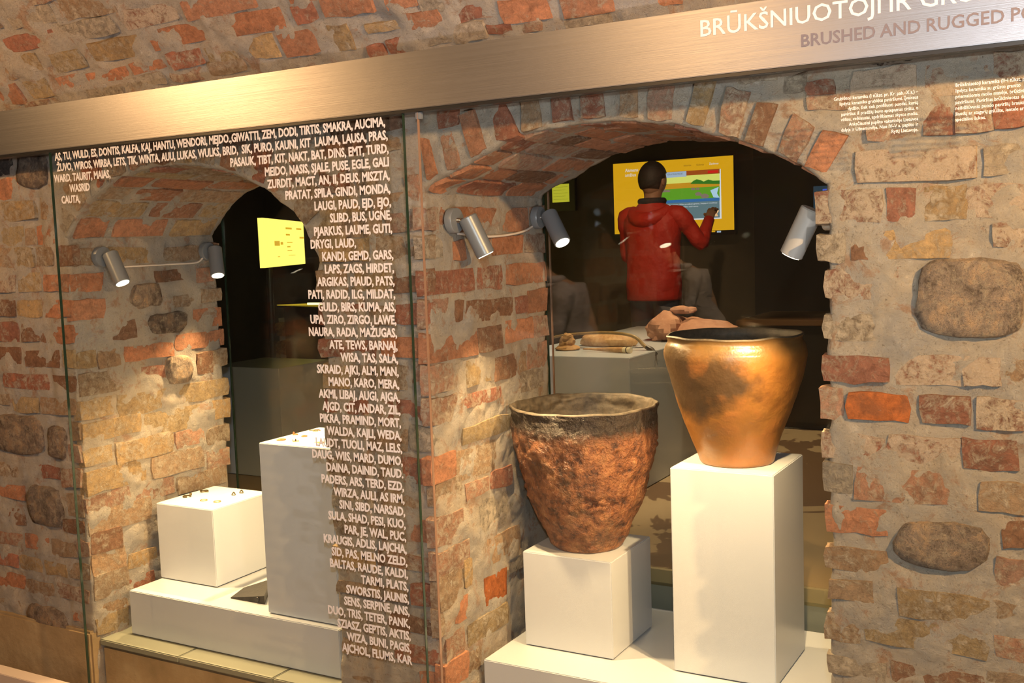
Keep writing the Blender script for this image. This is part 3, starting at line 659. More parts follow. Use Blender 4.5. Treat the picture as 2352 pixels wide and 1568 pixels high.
for k in range(4): a = k*pi/4; tube('spoke', [c+Vector((cos(a)*.013, sin(a)*.013, 0)), c-Vector((cos(a)*.013, sin(a)*.013, 0))], .0016, M['copper'], t, 6)
c = on(678, 997, ZT+.002); t = empty('seal_ring', c, 'small ring with a red-brown knob near the back edge of the tall left plinth', 'ring', 'ornaments on the tall left plinth')
tube('hoop', ringpts(c, .0085), .0014, M['copper'], t, 8); tube('knob', [c+Vector((-.008, .002, 0)), c+Vector((-.008, .002, .007))], [.004, .003], M['copper'], t, 10)
c = on(699, 1001, ZT+.002); o = tube('finger_ring', ringpts(c, .0085), .0018, M['copper'], seg=8); tag(o, 'plain reddish ring in the middle of the tall left plinth', 'ring', 'ornaments on the tall left plinth')
c = on(679, 1013, ZT+.002); t = empty('fibula', c, 'golden bow fibula with upright knob at the front of the tall left plinth', 'brooch', 'ornaments on the tall left plinth')
tube('bow', [c+Vector((-.010, -.002, .006)), c+Vector((-.009, -.003, 0)), c+Vector((.011, .004, .001))], .0018, M['brass'], t, 8); tube('knob', [c, c+Vector((0, .001, .008))], [.0035, .0015], M['bronze'], t, 8)
c = on(727, 988, ZT+.002); t = empty('penannular_brooch', c, 'bronze hoop brooch with long pin at the back of the tall left plinth', 'brooch', 'ornaments on the tall left plinth')
tube('hoop', ringpts(c, .012, .3, 5.9), .0016, M['copper'], t, 8); tube('pin', [c+Vector((-.028, -.006, 0)), c+Vector((.010, .002, .002))], .0014, M['bronze'], t, 6)
c = on(732, 1016, ZT+.002); t = empty('brass_pendant', c, 'yellow triangular pendant near the right edge of the tall left plinth', 'pendant', 'ornaments on the tall left plinth')
vs = [c+Vector(v) for v in ((-.016, -.004, 0), (.02, -.006, 0), (.02, .012, 0), (-.014, -.003, .002), (.018, -.004, .003), (.018, .010, .003))]
mesh('plate', vs, [(0, 2, 1), (3, 4, 5), (0, 1, 4, 3), (1, 2, 5, 4), (2, 0, 3, 5)], M['brass'], t)
# dark axe head on the left platform
zp = .3625; a = on(530, 1374, zp); b = on(640, 1400, zp); cc = on(640, 1350, zp)
ax = empty('axe_head', (a+b)/2, 'dark wedge-shaped iron axe head lying on the left platform beside the tall plinth', 'axe head')
def lz(v, h): return Vector((v.x, v.y, zp+h))
e0 = on(530, 1374, zp); e1 = on(560, 1352, zp); m0 = on(598, 1386, zp); m1 = on(612, 1349, zp)
vs = [lz(e0, 0), lz(e1, 0), lz(m1, 0), lz(m0, 0), lz(e0, .004), lz(e1, .005), lz(m1, .026), lz(m0, .026), lz(on(608, 1388, zp), 0), lz(on(622, 1350, zp), 0), lz(on(622, 1350, zp), .03), lz(on(608, 1388, zp), .03)]
fs = [(0, 3, 2, 1), (4, 5, 6, 7), (0, 4, 7, 3), (1, 2, 6, 5), (0, 1, 5, 4), (3, 8, 9, 2), (7, 6, 10, 11), (3, 7, 11, 8), (2, 9, 10, 6), (8, 11, 10, 9)]
IR = N('dark_iron'); nn = IR.noise(90, 4, .6); IR = IR.fin(IR.ramp(nn, [(.3, (.008, .007, .006)), (.7, (.03, .025, .02))]), .55, IR.bump(nn, .3, .002), metal=.0)
o = mesh('blade', vs, fs, IR, ax)
tube('haft_socket', [lz(m0, .013)+Vector((-.012, -.001, 0)), lz(m0, .013)+Vector((-.012, -.004, 0))], [.009, .008], M['black'], ax, 16)

# ------------------------------------------------------------------ room behind
FZ = .43
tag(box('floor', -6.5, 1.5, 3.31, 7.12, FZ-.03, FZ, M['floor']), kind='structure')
tag(box('trim_4', -4.2, .8, 3.26, 3.31, .0, .385, M['slate']), kind='structure')
tag(box('trim_5', -4.2, .8, 3.29, 3.33, .385, FZ-.001, M['sill']), kind='structure')
tag(box('wall_far', -6.5, 1.5, 7.10, 7.2, 0, 3.4, M['darkwall']), kind='structure')
tag(box('ceiling', -6.5, 1.5, 3.4, 7.2, 3.3, 3.4, M['darkwall']), kind='structure')
tag(box('wall_side', -6.6, -6.5, 3.1, 7.2, 0, 3.4, M['darkwall']), kind='structure')
xw = at(1732, 500, y=7.04).x
tag(box('wall_corner', xw, 1.5, 7.04, 7.1, FZ, 3.2, plain('near_black_wall', (.03, .022, .016), .7)), kind='structure')

# touch screen
YT = 6.98
tv = empty('touch_screen', (at(1550, 450, y=YT).x, YT, at(1550, 450, y=YT).z), 'large wall-mounted yellow touch screen in front of the boy, with a landscape picture', 'screen')
def sc_(cx, cy): return at(1400+cx/7.467, 350+cy/7.467, y=YT)
tl, br = sc_(62, 190), sc_(2140, 1325)
def em(name, c, s=1.0): return emit(name, c, s)
zt, zb = sc_(65, 200).z, sc_(2135, 1325).z
box('casing', tl.x-.01, br.x+.006, YT, YT+.06, sc_(2135, 1400).z, zt+.006, M['black'], tv, .004)
Em = {k: em('screen_'+k, c, s) for k, c, s in (('yellow', (.62, .33, .008), 1), ('sky', (.62, .66, .16), 1), ('field', (.50, .25, .015), 1), ('green', (.10, .30, .02), 1), ('hill', (.03, .16, .015), 1), ('blue', (.03, .13, .38), 1),
    ('panel', (.10, .17, .22), 1), ('white', (.62, .66, .80), 1), ('red', (.55, .01, .01), 1), ('brown', (.30, .06, .01), 1), ('tab', (.32, .42, .62), 1), ('lake', (.38, .58, .85), 1), ('rock', (.20, .16, .14), 1), ('skin', (.72, .45, .25), 1), ('ink', (.12, .06, .01), 1))}
def srect(name, x0, y0, x1, y1, mat, off, lab=None):
    a = sc_(x0, y0); b = sc_(x1, y1); a2 = sc_(x0, y1); z1 = (a.z); z0 = b.z
    o = box(name, a.x, b.x, YT-off-.0006, YT-off, min(z0, z1), max(z0, z1), mat, tv)
    if lab: o['label'] = lab
    return o
box('display', tl.x, br.x, YT-.003, YT, zb, zt, Em['yellow'], tv)
box('wall_mount', tl.x+.2, br.x-.2, YT+.06, 7.10, zb+.1, zt-.1, M['black'], tv)
srect('picture_frame', 830, 355, 1925, 1135, Em['white'], .004)
srect('picture', 840, 365, 1895, 1115, Em['panel'], .0052)
srect('picture_sky', 840, 365, 1895, 560, Em['sky'], .0064); srect('picture_field', 840, 550, 1895, 660, Em['field'], .0066); srect('picture_meadow', 840, 640, 1895, 800, Em['green'], .0068)
srect('title_bar', 840, 350, 1895, 360, Em['brown'], .007); srect('divider_bar', 840, 830, 1895, 825, Em['blue'], .0072); srect('close_button', 1690, 315, 1870, 345, Em['red'], .0078); srect('title_tab', 890, 350, 1325, 415, Em['tab'], .0078)
def spoly(name, pts, mat, off): return poly(name, [Vector((sc_(a, b).x, YT-off, sc_(a, b).z)) for a, b in pts], .0005, mat, tv)
spoly('hill', [(1390, 540), (1440, 490), (1500, 460), (1570, 475), (1620, 500), (1700, 465), (1780, 485), (1895, 480), (1895, 540)], Em['hill'], .0074)
spoly('hill', [(850, 550), (900, 530), (950, 532), (1010, 552)], Em['hill'], .0074)
spoly('lake', [(1735, 650), (1880, 590), (1850, 700), (1895, 780), (1790, 770)], Em['lake'], .0076)
for a, b, r in ((930, 655, 55), (1010, 660, 40), (1440, 625, 40), (1520, 620, 36), (1530, 710, 60), (1640, 745, 75)):
    spoly('boulder', [(a+r*cos(k*pi/4), b+r*.55*sin(k*pi/4)+6*(k % 2)) for k in range(8)], Em['rock'], .0078)
spoly('figure', [(1745, 1005), (1790, 960), (1860, 955), (1885, 1000), (1850, 1050), (1870, 1095), (1785, 1095), (1800, 1050)], Em['skin'], .0078)
def stext(b, cx, cy, size, mat, wpx=None):
    p = sc_(cx, cy); q = sc_(cx+(wpx or 100), cy)
    return lettering(b, p.x, p.z, YT-.0082, size, mat, tv, fit=(q.x-p.x) if wpx else None, ext=.0002, sx=.9)
stext('Akmens', 275, 340, .034, Em['white']); stext('amžius', 275, 420, .034, Em['white']); stext('Istorija', 1280, 240, .016, Em['ink'], 125); stext('Galerija', 1495, 228, .016, Em['ink'], 130); stext('Žaidimas', 1715, 212, .018, Em['white'], 160)
stext('Vidurnamiai', 945, 398, .022, M['black'], 320); stext('veikla ir menas. Mūsų protėviai gyveno, žvejojo ir medžiojo', 975, 915, .013, Em['white'], 880); stext('prie ežerų ir upių. Vėliau statė namus.', 1030, 955, .013, Em['white'], 500)
srect('flag', 1755, 1345, 1815, 1365, Em['yellow'], .003); srect('flag', 1845, 1345, 1915, 1370, Em['tab'], .003)
# small yellow wall display
YD = 7.06; a = at(1252, 413, y=YD); b = at(1318, 474, y=YD)
sd = empty('wall_display', ((a.x+b.x)/2, YD, b.z), 'small black-framed display with yellow-green text page, left of the big screen', 'screen')
box('frame', a.x-.03, b.x+.012, YD, YD+.04, b.z-.03, a.z+.02, M['black'], sd, .003)
a = at(1268, 424, y=YD); b = at(1308, 463, y=YD); box('display', a.x, b.x, YD-.002, YD, b.z, a.z, em('screen_lime', (.42, .42, .03), 1), sd)
for k in range(5): zz = a.z-(a.z-b.z)*(.15+k*.17); box('text_line', a.x+.01, b.x-.01-.02*(k % 2), YD-.003, YD-.0022, zz-.003, zz, em('screen_lime_dark', (.25, .26, .02), 1), sd)
a = at(1868, 428, y=7.0); b = at(1925, 475, y=7.0)
sd = empty('wall_display', ((a.x+b.x)/2, 7.0, b.z), 'small bluish display peeping out beside the right pier above the pale spotlight', 'screen')
box('display', a.x, b.x, 7.0, 7.03, b.z, a.z, em('screen_blue', (.03, .07, .12), .5), sd); box('picture', a.x+.06, b.x, 6.996, 7.0, b.z, a.z-.02, em('screen_blue_bright', (.08, .13, .75), .8), sd)
box('frame', a.x-.01, b.x+.01, 7.031, 7.06, b.z-.01, a.z+.01, M['black'], sd)
# dark counter on the right of the back room
a = at(1700, 735, y=6.0); b = at(1895, 735, y=6.0)
t = empty('dark_counter', (a.x+.4, 6.2, FZ), 'low black counter at the back right, just above the pale floor', 'counter')
box('body', a.x, a.x+1.5, 6.0, 6.7, FZ+.04, a.z-.03, plain('black_laminate', (.02, .016, .012), .4), t, .004); box('top', a.x-.02, a.x+1.52, 5.98, 6.72, a.z-.03, a.z, plain('brown_counter_top', (.18, .09, .04), .4), t, .004); box('base', a.x+.04, a.x+1.46, 6.04, 6.66, FZ, FZ+.04, M['black'], t)

# bright slanted panel seen through left arch
P0 = at(603, 500, y=4.6); P1 = at(610, 615, y=4.6); P1 = Vector((P0.x, P0.y, P1.z))
dirv = Vector((-.497, .868, 0)); 
def hit(px):
    d = ray(px, 550); # intersect vertical plane through P0 along dirv
    n = Vector((dirv.y, -dirv.x, 0)); tt = (P0-CAM).dot(n)/d.dot(n); return CAM+d*tt
yaw = atan2(dirv.y, dirv.x)
Q = hit(708); Lp = (Vector((Q.x, Q.y, 0))-Vector((P0.x, P0.y, 0))).length
Lp = min(Lp, 1.2)
lp = empty('info_screen', P1, 'bright yellow backlit information panel seen through the left arch', 'screen')
def vpanel(name, s0, s1, z0, z1, off, th, mat, parent):
    n = Vector((dirv.y, -dirv.x, 0))
    if n.dot(CAM-P0) < 0: n = -n
    A = P0+dirv*s0+n*off; B = P0+dirv*s1+n*off
    vs = [Vector((A.x, A.y, z0)), Vector((B.x, B.y, z0)), Vector((B.x, B.y, z1)), Vector((A.x, A.y, z1))]; vs += [v-n*th for v in vs]
    return mesh(name, vs, [(0, 1, 2, 3), (7, 6, 5, 4), (0, 4, 5, 1), (1, 5, 6, 2), (2, 6, 7, 3), (3, 7, 4, 0)], mat, parent)
print('panel', P0, P1, Q, Lp)
LP = em('panel_yellow', (1.0, .82, .16), 1.6)
vpanel('display', 0, Lp, P1.z, P0.z, 0, .03, LP, lp)
tube('stand', [Vector((P0.x, P0.y, FZ))+dirv*.25*Lp+Vector((-.06, -.02, 0)), Vector((P0.x, P0.y, P1.z+.05))+dirv*.25*Lp+Vector((-.04, -.02, 0))], .02, M['black'], lp, 12)
dk = em('panel_ink', (.75, .42, .03), 1)
for s0, s1, z0, z1 in ((.22, .34, .44, .54), (.36, .42, .46, .52), (.50, .66, .80, .84), (.50, .60, .66, .70), (.52, .66, .50, .52), (.52, .60, .40, .43), (.52, .64, .32, .335), (.28, .33, .2, .215), (.54, .72, .22, .23), (.78, .92, .8, .84), (.86, .98, .6, .64)):
    H = P0.z-P1.z; vpanel('text_line', s0*Lp, s1*Lp, P1.z+z0*H, P1.z+z1*H, .003, .001, dk, lp)
# second yellow patch and light strip
a = at(636, 700, y=5.2); b = at(742, 700, y=5.2)
t = empty('light_strip', (a.x, 5.2, a.z-.02), 'thin glowing yellow shelf edge below the yellow panel in the left arch', 'lamp')
box('shelf', a.x, b.x, 5.2, 5.5, a.z-.02, a.z-.004, M['black'], t); box('cabinet', a.x+.02, b.x, 5.24, 5.5, FZ, a.z-.02, M['black'], t)
vs = [Vector((a.x, 5.2, a.z)), Vector((b.x, 5.2, a.z+.012)), Vector((b.x, 5.2, a.z-.016)), Vector((a.x, 5.2, a.z-.003))]; vs += [v+Vector((0, .02, 0)) for v in vs]
mesh('glow_edge', vs, [(0, 3, 2, 1), (4, 5, 6, 7), (0, 1, 5, 4), (2, 3, 7, 6), (1, 2, 6, 5), (0, 4, 7, 3)], em('strip_yellow', (.6, .42, .03), .8), t)
c = at(708, 697, y=5.19); d = at(742, 697, y=5.19); box('lit_tube', c.x, d.x, 5.18, 5.195, c.z-.007, c.z+.006, em('strip_white', (1, .95, .5), 2), t)
# pale plinth far behind left arch
a = at(515, 850, y=3.9); b = at(640, 850, y=3.9)
plinth(a.x-.1, b.x, 3.9, 4.3, FZ, at(600, 845, y=3.9).z, 'dim beige plinth in the room behind the left arch', 'plinths in the back room')
# rough stone wall fragment dim behind left
fr = empty('wall_fragment', (at(690, 900, y=5.6).x, 5.7, FZ), 'dim rough boulder masonry in the dark behind the left arch', 'stonework')
xa = at(640, 900, y=5.6).x; xb = at(800, 900, y=5.6).x
s_fr = lambda u, v, h: Vector((u, 5.6-h*2, v))
for j in range(5):
    x = xa
    while x < xb:
        wd = random.uniform(.22, .38); z0 = FZ+j*.13
        brick(s_fr, [(x, z0), (x+wd-.02, z0), (x+wd-.02, z0+.115), (x, z0+.115)], 'SD'[random.random() < .6], fr, depth=.06); x += wd
box('core', xa, xb, 5.64, 5.9, FZ, FZ+.65, M['mortar'], fr)

# back plinth with hunting finds
YP = 4.2
zpt = at(1445, 822, y=YP).z; xr_ = at(1447, 900, y=YP).x; xl_ = xr_-.62
plinth(xl_, xr_, YP, YP+1.55, FZ, zpt, 'white plinth with bow, quiver and grinding stone, seen through the right arch', 'plinths in the back room')
def bp(px, py, dz=0): p = at(px, py, z=zpt+.001); p.z += dz; return p
WOOD = N('carved_wood'); nn = WOOD.noise(40, 4, .6); WOOD = WOOD.fin(WOOD.ramp(nn, [(.3, (.20, .12, .04)), (.7, (.32, .21, .08))]), .4)
BARK = N('birch_bark'); nn = BARK.noise(25, 5, .7); BARK = BARK.fin(BARK.ramp(nn, [(.35, (.42, .21, .08)), (.6, (.62, .38, .18)), (.75, (.75, .6, .4))]), .6, BARK.bump(nn, .5, .01))
RSTN = N('red_sandstone'); nn = RSTN.noise(18, 6, .7); RSTN = RSTN.fin(RSTN.ramp(nn, [(.3, (.34, .15, .09)), (.7, (.52, .27, .17))]), .85, RSTN.bump(nn, .5, .012))
FUNG = N('tinder_fungus'); nn = FUNG.noise(50, 4, .6); FUNG = FUNG.fin(FUNG.ramp(nn, [(.3, (.30, .15, .05)), (.7, (.50, .28, .11))]), .7, FUNG.bump(nn, .5, .008))
tb = empty('hunting_bow', bp(1400, 800), 'curved wooden hunting bow lying over the finds on the back plinth', 'bow')
yb = at(1390, 805, z=zpt).y+.045
def by(px, py): return at(px, py, y=yb)
limb = smoothcurve([by(1268, 775), by(1300, 769), by(1350, 765), by(1400, 764), by(1440, 768), by(1462, 776), by(1478, 792), by(1492, 803)], 6)
n_ = len(limb); tube('limb', limb, [.006+.003*(i/n_) for i in range(n_)], WOOD, tb, 10)
tube('string', [by(1300, 797), by(1390, 801), by(1490, 797)], .002, M['black'], tb, 6)
tube('grip_tip', [by(1484, 796), by(1496, 803), by(1508, 815)], [.010, .013, .009], M['black'], tb, 10)
def blob(name, c, sx, sy, sz, mat, parent, amp=.15, fr=6, rz=0, flat=True, seed=0, seg=20):
    vs, fs = [], []; m_ = seg; n2 = seg//2+2
    for i in range(n2+1):
        th = pi*i/n2
        for k in range(m_):
            a = 2*pi*k/m_; v = Vector((sin(th)*cos(a), sin(th)*sin(a), cos(th)))
            v = v*(1+amp*noise.fractal(v*1.3*fr/6+Vector((seed, 3, 1)), 1, 2, 4))
            if flat and v.z < -.5: v.z = -.5
            q = Vector((v.x*sx, v.y*sy, v.z*sz)); q = Matrix.Rotation(rz, 3, 'Z') @ q; vs.append(q)
    for i in range(n2):
        for k in range(m_): j = (k+1) % m_; fs.append((i*m_+k, (i+1)*m_+k, (i+1)*m_+j, i*m_+j))
    o = mesh(name, vs, fs, mat, parent, True, local=True); o.location = c; o.data.set_sharp_from_angle(angle=radians(28)); return o
c = bp(1385, 797); o = blob('hide_bundle', c+Vector((0, .07, .022)), .15, .07, .045, BARK, None, .12, seed=2); tag(o, 'loaf-shaped tan bark bundle under the bow on the back plinth', 'bundle')
t = empty('tinder_fungus', bp(1303, 803), 'brown knobbly tinder fungus at the left of the back plinth', 'fungus')
c = bp(1303, 803); blob('shelf', c+Vector((0, 0, .008)), .06, .05, .016, FUNG, t, .2, seed=4); blob('knob', c+Vector((-.005, .01, .035)), .036, .034, .036, FUNG, t, .35, seed=5); blob('knob', c+Vector((.002, .0, .062)), .022, .02, .018, FUNG, t, .4, seed=8)
t = empty('quiver', bp(1405, 810), 'slim wooden arrow case with pale ringed end at the front of the back plinth', 'quiver')
a, b = bp(1340, 806, .010), bp(1432, 810, .013); tube('shaft', [a, a.lerp(b, .8), b], [.003, .012, .013], BARK, t, 14); d = (b-a).normalized()
tube('collar', [b, b+d*.035], [.0125, .0125], plain('pale_bone', (.70, .58, .36), .4), t, 16); tube('ring', [b+d*.018, b+d*.022], .0145, M['black'], t, 16); tube('cap', [b+d*.035, b+d*.04], [.0145, .0145], plain('cream_bone', (.65, .55, .40), .4), t, 16)
pg = at(1578, 783, z=zpt)
t = empty('grinding_stone', pg, 'reddish saddle-shaped grinding slab behind the golden-brown pot', 'stone')
blob('slab', Vector((pg.x, pg.y+.10, zpt+.035)), .21, .15, .068, RSTN, t, .34, seed=11, seg=28); blob('ridge', Vector((pg.x-.12, pg.y+.06, zpt+.045)), .10, .12, .082, RSTN, t, .38, seed=13, seg=24)
c = at(1568, 737, y=pg.y+.06); o = blob('hand_stone', Vector((c.x, c.y, zpt+.145)), .068, .035, .026, RSTN, None, .32, seed=17); tag(o, 'small flat reddish rubbing stone on top of the grinding slab', 'stone')

# ------------------------------------------------------------------ people
def skin_mesh(name, verts, edges, radii, mat, parent, sub=2, root=0):
    me = bpy.data.meshes.new(name); me.from_pydata([tuple(v) for v in verts], edges, []); o = bpy.data.objects.new(name, me); COL.objects.link(o)
    o.modifiers.new('s', 'SKIN'); 
    for i, sv in enumerate(me.skin_vertices[0].data):
        r = radii[i]; sv.radius = r if isinstance(r, tuple) else (r, r); sv.use_root = (i == root)
    s = o.modifiers.new('b', 'SUBSURF'); s.levels = sub; s.render_levels = sub
    dg = bpy.context.evaluated_depsgraph_get(); m2 = bpy.data.meshes.new_from_object(o.evaluated_get(dg)); bpy.data.objects.remove(o)
    m2.materials.clear(); ob = link(name, m2, mat, parent, True); return ob
SKIN = plain('skin', (.42, .21, .12), .55); HAIR = N('dark_hair'); nn = HAIR.noise(180, 3, .6); HAIR = HAIR.fin(HAIR.ramp(nn, [(.3, (.012, .008, .006)), (.7, (.035, .022, .015))]), .6, HAIR.bump(nn, .5, .003))
def ellipsoid(name, c, r, mat, parent, rot=None, cut=None, seg=32, shape=None):
    vs, fs = [], []; n2 = seg//2
    for i in range(n2+1):
        th = pi*i/n2
        for k in range(seg):
            a = 2*pi*k/seg; v = Vector((sin(th)*cos(a), sin(th)*sin(a), cos(th)))
            if shape: v = shape(v)
            v = Vector((v.x*r[0], v.y*r[1], v.z*r[2]))
            if rot is not None: v = rot @ v
            vs.append(v)
    for i in range(n2):
        for k in range(seg): j = (k+1) % seg; fs.append((i*seg+k, (i+1)*seg+k, (i+1)*seg+j, i*seg+j))
    o = mesh(name, vs, fs, mat, parent, True, local=True); o.location = c; return o
def figure(label, base, yaw, H, P, cloth, mats, neck_tilt=0):
    """P: joints in body frame (x right, y forward, z up) as fractions of H"""
    R = Matrix.Rotation(yaw, 3, 'Z'); B = Vector(base)
    W = lambda k: B + R @ (Vector(P[k])*H)
    t = empty('person', B, label, 'person')
    # body: one continuous surface with head, neck, trunk, limbs and fingers
    V_, E_, Rd, idx = [], [], [], {}
    def add(k, p, r, par=None):
        V_.append(p); Rd.append(tuple(x*H for x in r) if isinstance(r, tuple) else r*H); idx[k] = len(V_)-1
        if par is not None: E_.append((idx[par], idx[k]))
    add('pel', W('pel'), (.085, .058)); add('wai', W('wai'), (.072, .05), 'pel'); add('che', W('che'), (.088, .062), 'wai'); add('nb', W('nb'), .04, 'che'); add('nt', W('nt'), .032, 'nb')
    add('hd1', W('hd1'), .045, 'nt'); add('hd2', W('hd2'), .052, 'hd1'); add('hd3', W('hd3'), .046, 'hd2')
    for s in 'lr':
        add('sh'+s, W('sh'+s), .032, 'che'); add('el'+s, W('el'+s), .023, 'sh'+s); add('wr'+s, W('wr'+s), .015, 'el'+s)
        hd = (W('wr'+s)-W('el'+s)).normalized(); side = hd.cross(Vector((0, 0, 1))); side = side.normalized() if side.length > .1 else Vector((1, 0, 0)); nrm_ = side.cross(hd)
        add('pa'+s, W('wr'+s)+hd*.035*H, (.021, .011), 'wr'+s)
        for q, (o_, ln) in enumerate(((-.017, .034), (-.006, .042), (.005, .039), (.015, .030))):
            b0 = W('wr'+s)+hd*.052*H+side*o_*H; add('f%s%da' % (s, q), b0, .0062, 'pa'+s); add('f%s%db' % (s, q), b0+hd*ln*.55*H-nrm_*.004*H, .0055, 'f%s%da' % (s, q)); add('f%s%dc' % (s, q), b0+hd*ln*.9*H-nrm_*.014*H, .0045, 'f%s%db' % (s, q))
        b0 = W('wr'+s)+hd*.026*H-side*.020*H; add('t%sa' % s, b0, .0075, 'pa'+s); add('t%sb' % s, b0+hd*.02*H-side*.012*H-nrm_*.006*H, .006, 't%sa' % s)
        add('hi'+s, W('hi'+s), .052, 'pel'); add('kn'+s, W('kn'+s), .034, 'hi'+s); add('an'+s, W('an'+s), .021, 'kn'+s); add('to'+s, W('an'+s)+R @ Vector((0, .075*H, -.028*H)), (.024, .014), 'an'+s)
    skin_mesh('body', V_, E_, Rd, mats[0], t)
    hc = W('hd2'); fw = (R @ Vector((0, 1, 0)))
    rot = R @ Matrix.Rotation(neck_tilt, 3, 'X')
    # face
    def shp(v):
        v = v.copy()
        if v.z < 0: v.x *= 1-.22*v.z*v.z; v.y = v.y*(1-.12*v.z*v.z)+(.06 if v.y > 0 else 0)*-v.z
        return v
    hd = ellipsoid('head', hc, (.051*H, .061*H, .068*H), mats[0], t, rot, shape=shp)
    L = lambda x, y, z: hc + rot @ (Vector((x, y, z))*H)
    tube('nose', [L(0, .056, .008), L(0, .070, -.012), L(0, .058, -.018)], [.004*H, .009*H, .007*H], mats[0], hd, 10)
    for s in (-1, 1):
        ellipsoid('eye', L(.019*s, .053, .006), (.007*H, .004*H, .004*H), plain('eye', (.05, .03, .02), .2), hd, rot, seg=12)
        ellipsoid('ear', L(.049*s, -.004, -.004), (.006*H, .013*H, .019*H), mats[0], hd, rot, seg=16)
    tube('mouth', [L(-.014, .055, -.034), L(0, .060, -.035), L(.014, .055, -.034)], .0032*H, plain('lips', (.35, .12, .09), .5), hd, 8)
    # hair cap
    def hs(v):
        v = v.copy(); lim = -.66 if v.y < .1 else .35
        if abs(v.x) > .8 and v.y > -.3: lim = max(lim, -.1)
        if v.z < lim: v = Vector((v.x*.86, v.y*.86, lim+(v.z-lim)*.1))
        return v
    ellipsoid('hair', hc+rot @ Vector((0, -.004*H, .006*H)), (.056*H, .066*H, .071*H), mats[1], t, rot, shape=hs)
    cloth(t, W, H, R, mats)
    return t
def jacket(t, W, H, R, mats):
    J = mats[2]
    rings = [(-.075, .104, .082, 'pel'), (-.07, .109, .086, 'pel'), (0, .110, .086, 'pel'), (0, .106, .080, 'wai'), (-.06, .108, .078, 'che'), (0, .119, .079, 'che'), (.04, .120, .072, 'che'), (.065, .104, .064, 'che'), (-.008, .066, .054, 'nb'), (.012, .046, .044, 'nb')]
    vs, fs = [], []; n = 36; rt0 = R @ Vector((1, 0, 0)); fw0 = R @ Vector((0, 1, 0))
    fine_ = []
    for q0, q1 in zip(rings, rings[1:]):
        for k in range(4):
            f = k/4; c0 = W(q0[3])+Vector((0, 0, q0[0]*H)); c1 = W(q1[3])+Vector((0, 0, q1[0]*H)); fine_.append((c0.lerp(c1, f), q0[1]+(q1[1]-q0[1])*f, q0[2]+(q1[2]-q0[2])*f))
    fine_.append((W('nb')+Vector((0, 0, .012*H)), .046, .044))
    for c0, rx, ry in fine_:
        for k in range(n):
            a = 2*pi*k/n; fo = 1+.035*noise.noise(Vector((a*1.7, c0.z*5, 2)))+.02*noise.noise(Vector((a*3, c0.z*14, 5)))
            ca, sa = cos(a), sin(a); vs.append(c0+rt0*(rx*H*fo*math.copysign(abs(ca)**.85, ca))+fw0*(ry*H*fo*math.copysign(abs(sa)**.85, sa)))
    for i in range(len(fine_)-1):
        for k in range(n): j = (k+1) % n; fs.append((i*n+k, i*n+j, (i+1)*n+j, (i+1)*n+k))
    mesh('jacket', vs, fs, J, t, True)
    for s in 'lr':
        sh = W('sh'+s); inn = W('che').lerp(W('nb'), .55); p = smoothcurve([sh.lerp(inn, .45)+Vector((0, 0, -.010*H)), sh+Vector((0, 0, -.010*H)), sh.lerp(W('el'+s), .5), W('el'+s), W('el'+s).lerp(W('wr'+s), .5), W('wr'+s)], 5)
        m_ = len(p)-1; tube('sleeve', p, [(.034+(.004 if .1 < i/m_ < .35 else 0)-.013*max(0, i/m_-.3)/.7)*H*(1+.06*noise.noise(Vector((i*.9, 1, 3)))) for i in range(m_+1)], J, t, 18)
    nb = W('nb'); bk = R @ Vector((0, -1, 0)); rt = R @ Vector((1, 0, 0))
    # hood lying on the back, collar, seams
    hp = [nb+bk*.01*H+rt*(.075*H*cos(a))+bk*(.055*H*max(0, sin(a)))+Vector((0, 0, -.015*H-.045*H*max(0, sin(a)))) for a in [pi*k/12 for k in range(13)]]
    o = tube('hood', hp, [.016*H+.016*H*sin(pi*k/12) for k in range(13)], J, t, 14)
    tube('collar', [nb+rt*(.046*H*cos(a))+bk*(.042*H*sin(a))+Vector((0, 0, .014*H)) for a in [2*pi*k/20 for k in range(21)]], .013*H, mats[4], t, 10, caps=False)
    # trousers
    for s in 'lr':
        p = smoothcurve([W('hi'+s)+Vector((0, 0, .0*H)), W('hi'+s).lerp(W('kn'+s), .5), W('kn'+s), W('kn'+s).lerp(W('an'+s), .5), W('an'+s)+Vector((0, 0, .008*H))], 5); m_ = len(p)-1
        tube('trouser_leg', p, [(.056-.020*i/m_+.002*noise.noise(Vector((i*1.3, 4, 1))))*H for i in range(m_+1)], mats[3], t, 18)
    for s in 'lr':
        p = W('an'+s); q = p+R @ Vector((0, .07*H, -.02*H)); tube('shoe', [p+R @ Vector((0, -.02*H, -.018*H)), p+Vector((0, 0, -.012*H)), q, q+R @ Vector((0, .02*H, 0))], [.016*H, .024*H, .022*H, .012*H], M['black'], t, 12)
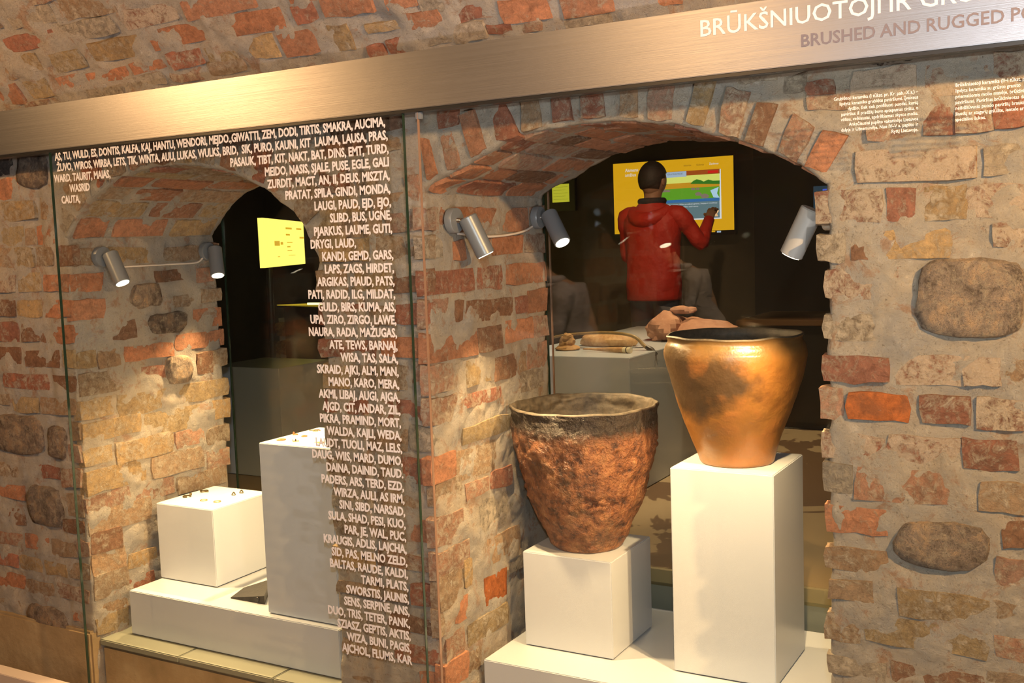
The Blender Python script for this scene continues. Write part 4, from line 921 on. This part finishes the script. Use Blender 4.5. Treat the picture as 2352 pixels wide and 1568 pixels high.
RED = N('red_jacket_cloth'); nn = RED.noise(12, 3, .5); RED = RED.fin((.58, .022, .008), .6, RED.bump(nn, .6, .03))
JEAN = plain('dark_denim', (.035, .04, .06), .8); DARK = plain('black_knit', (.012, .012, .018), .8)
P_boy = dict(pel=(0, 0, .53), wai=(0, .0, .60), che=(0, .0, .735), nb=(0, .0, .83), nt=(0, .005, .86), hd1=(0, .012, .89), hd2=(0, .012, .925), hd3=(0, .01, .955),
             shl=(-.112, 0, .795), ell=(-.130, .03, .63), wrl=(-.07, .11, .62), shr=(.112, 0, .795), elr=(.178, .06, .675), wrr=(.165, .165, .765),
             hil=(-.05, 0, .50), knl=(-.055, .01, .275), anl=(-.06, 0, .045), hir=(.05, 0, .50), knr=(.055, .01, .275), anr=(.06, 0, .045))
YBOY = 6.3; hb = at(1485, 368, y=YBOY); HB = hb.z-FZ
xb_ = at(1500, 560, y=YBOY).x
print('boy height', HB)
figure('boy in a red hooded jacket seen from behind, reaching to the yellow touch screen', (xb_, YBOY, FZ), radians(-6), HB*.995, P_boy, jacket, (SKIN, HAIR, RED, JEAN, DARK), neck_tilt=radians(-8))
# visitor on the near side, mirrored in the rear glass
GREY = N('grey_hooded_top'); nn = GREY.noise(10, 4, .6); GREY = GREY.fin(GREY.ramp(nn, [(.3, (.24, .19, .18)), (.7, (.42, .35, .32))]), .85, GREY.bump(nn, .7, .04))
P_v = dict(P_boy); P_v.update(che=(0, .05, .735), nb=(0, .10, .80), nt=(0, .125, .83), hd1=(0, .15, .86), hd2=(0, .17, .895), hd3=(0, .175, .92), shl=(-.115, .06, .78), shr=(.115, .06, .78), ell=(-.14, .10, .62), wrl=(-.07, .2, .64), elr=(.14, .10, .62), wrr=(.07, .2, .64))
pv = at(1335, 700, y=4.6+.4)
figure('visitor in grey hooded top leaning forward, seen only mirrored in the glass', (pv.x, -.4, 0), radians(62), 1.66, P_v, jacket, (SKIN, HAIR, GREY, JEAN, GREY), neck_tilt=radians(-25))
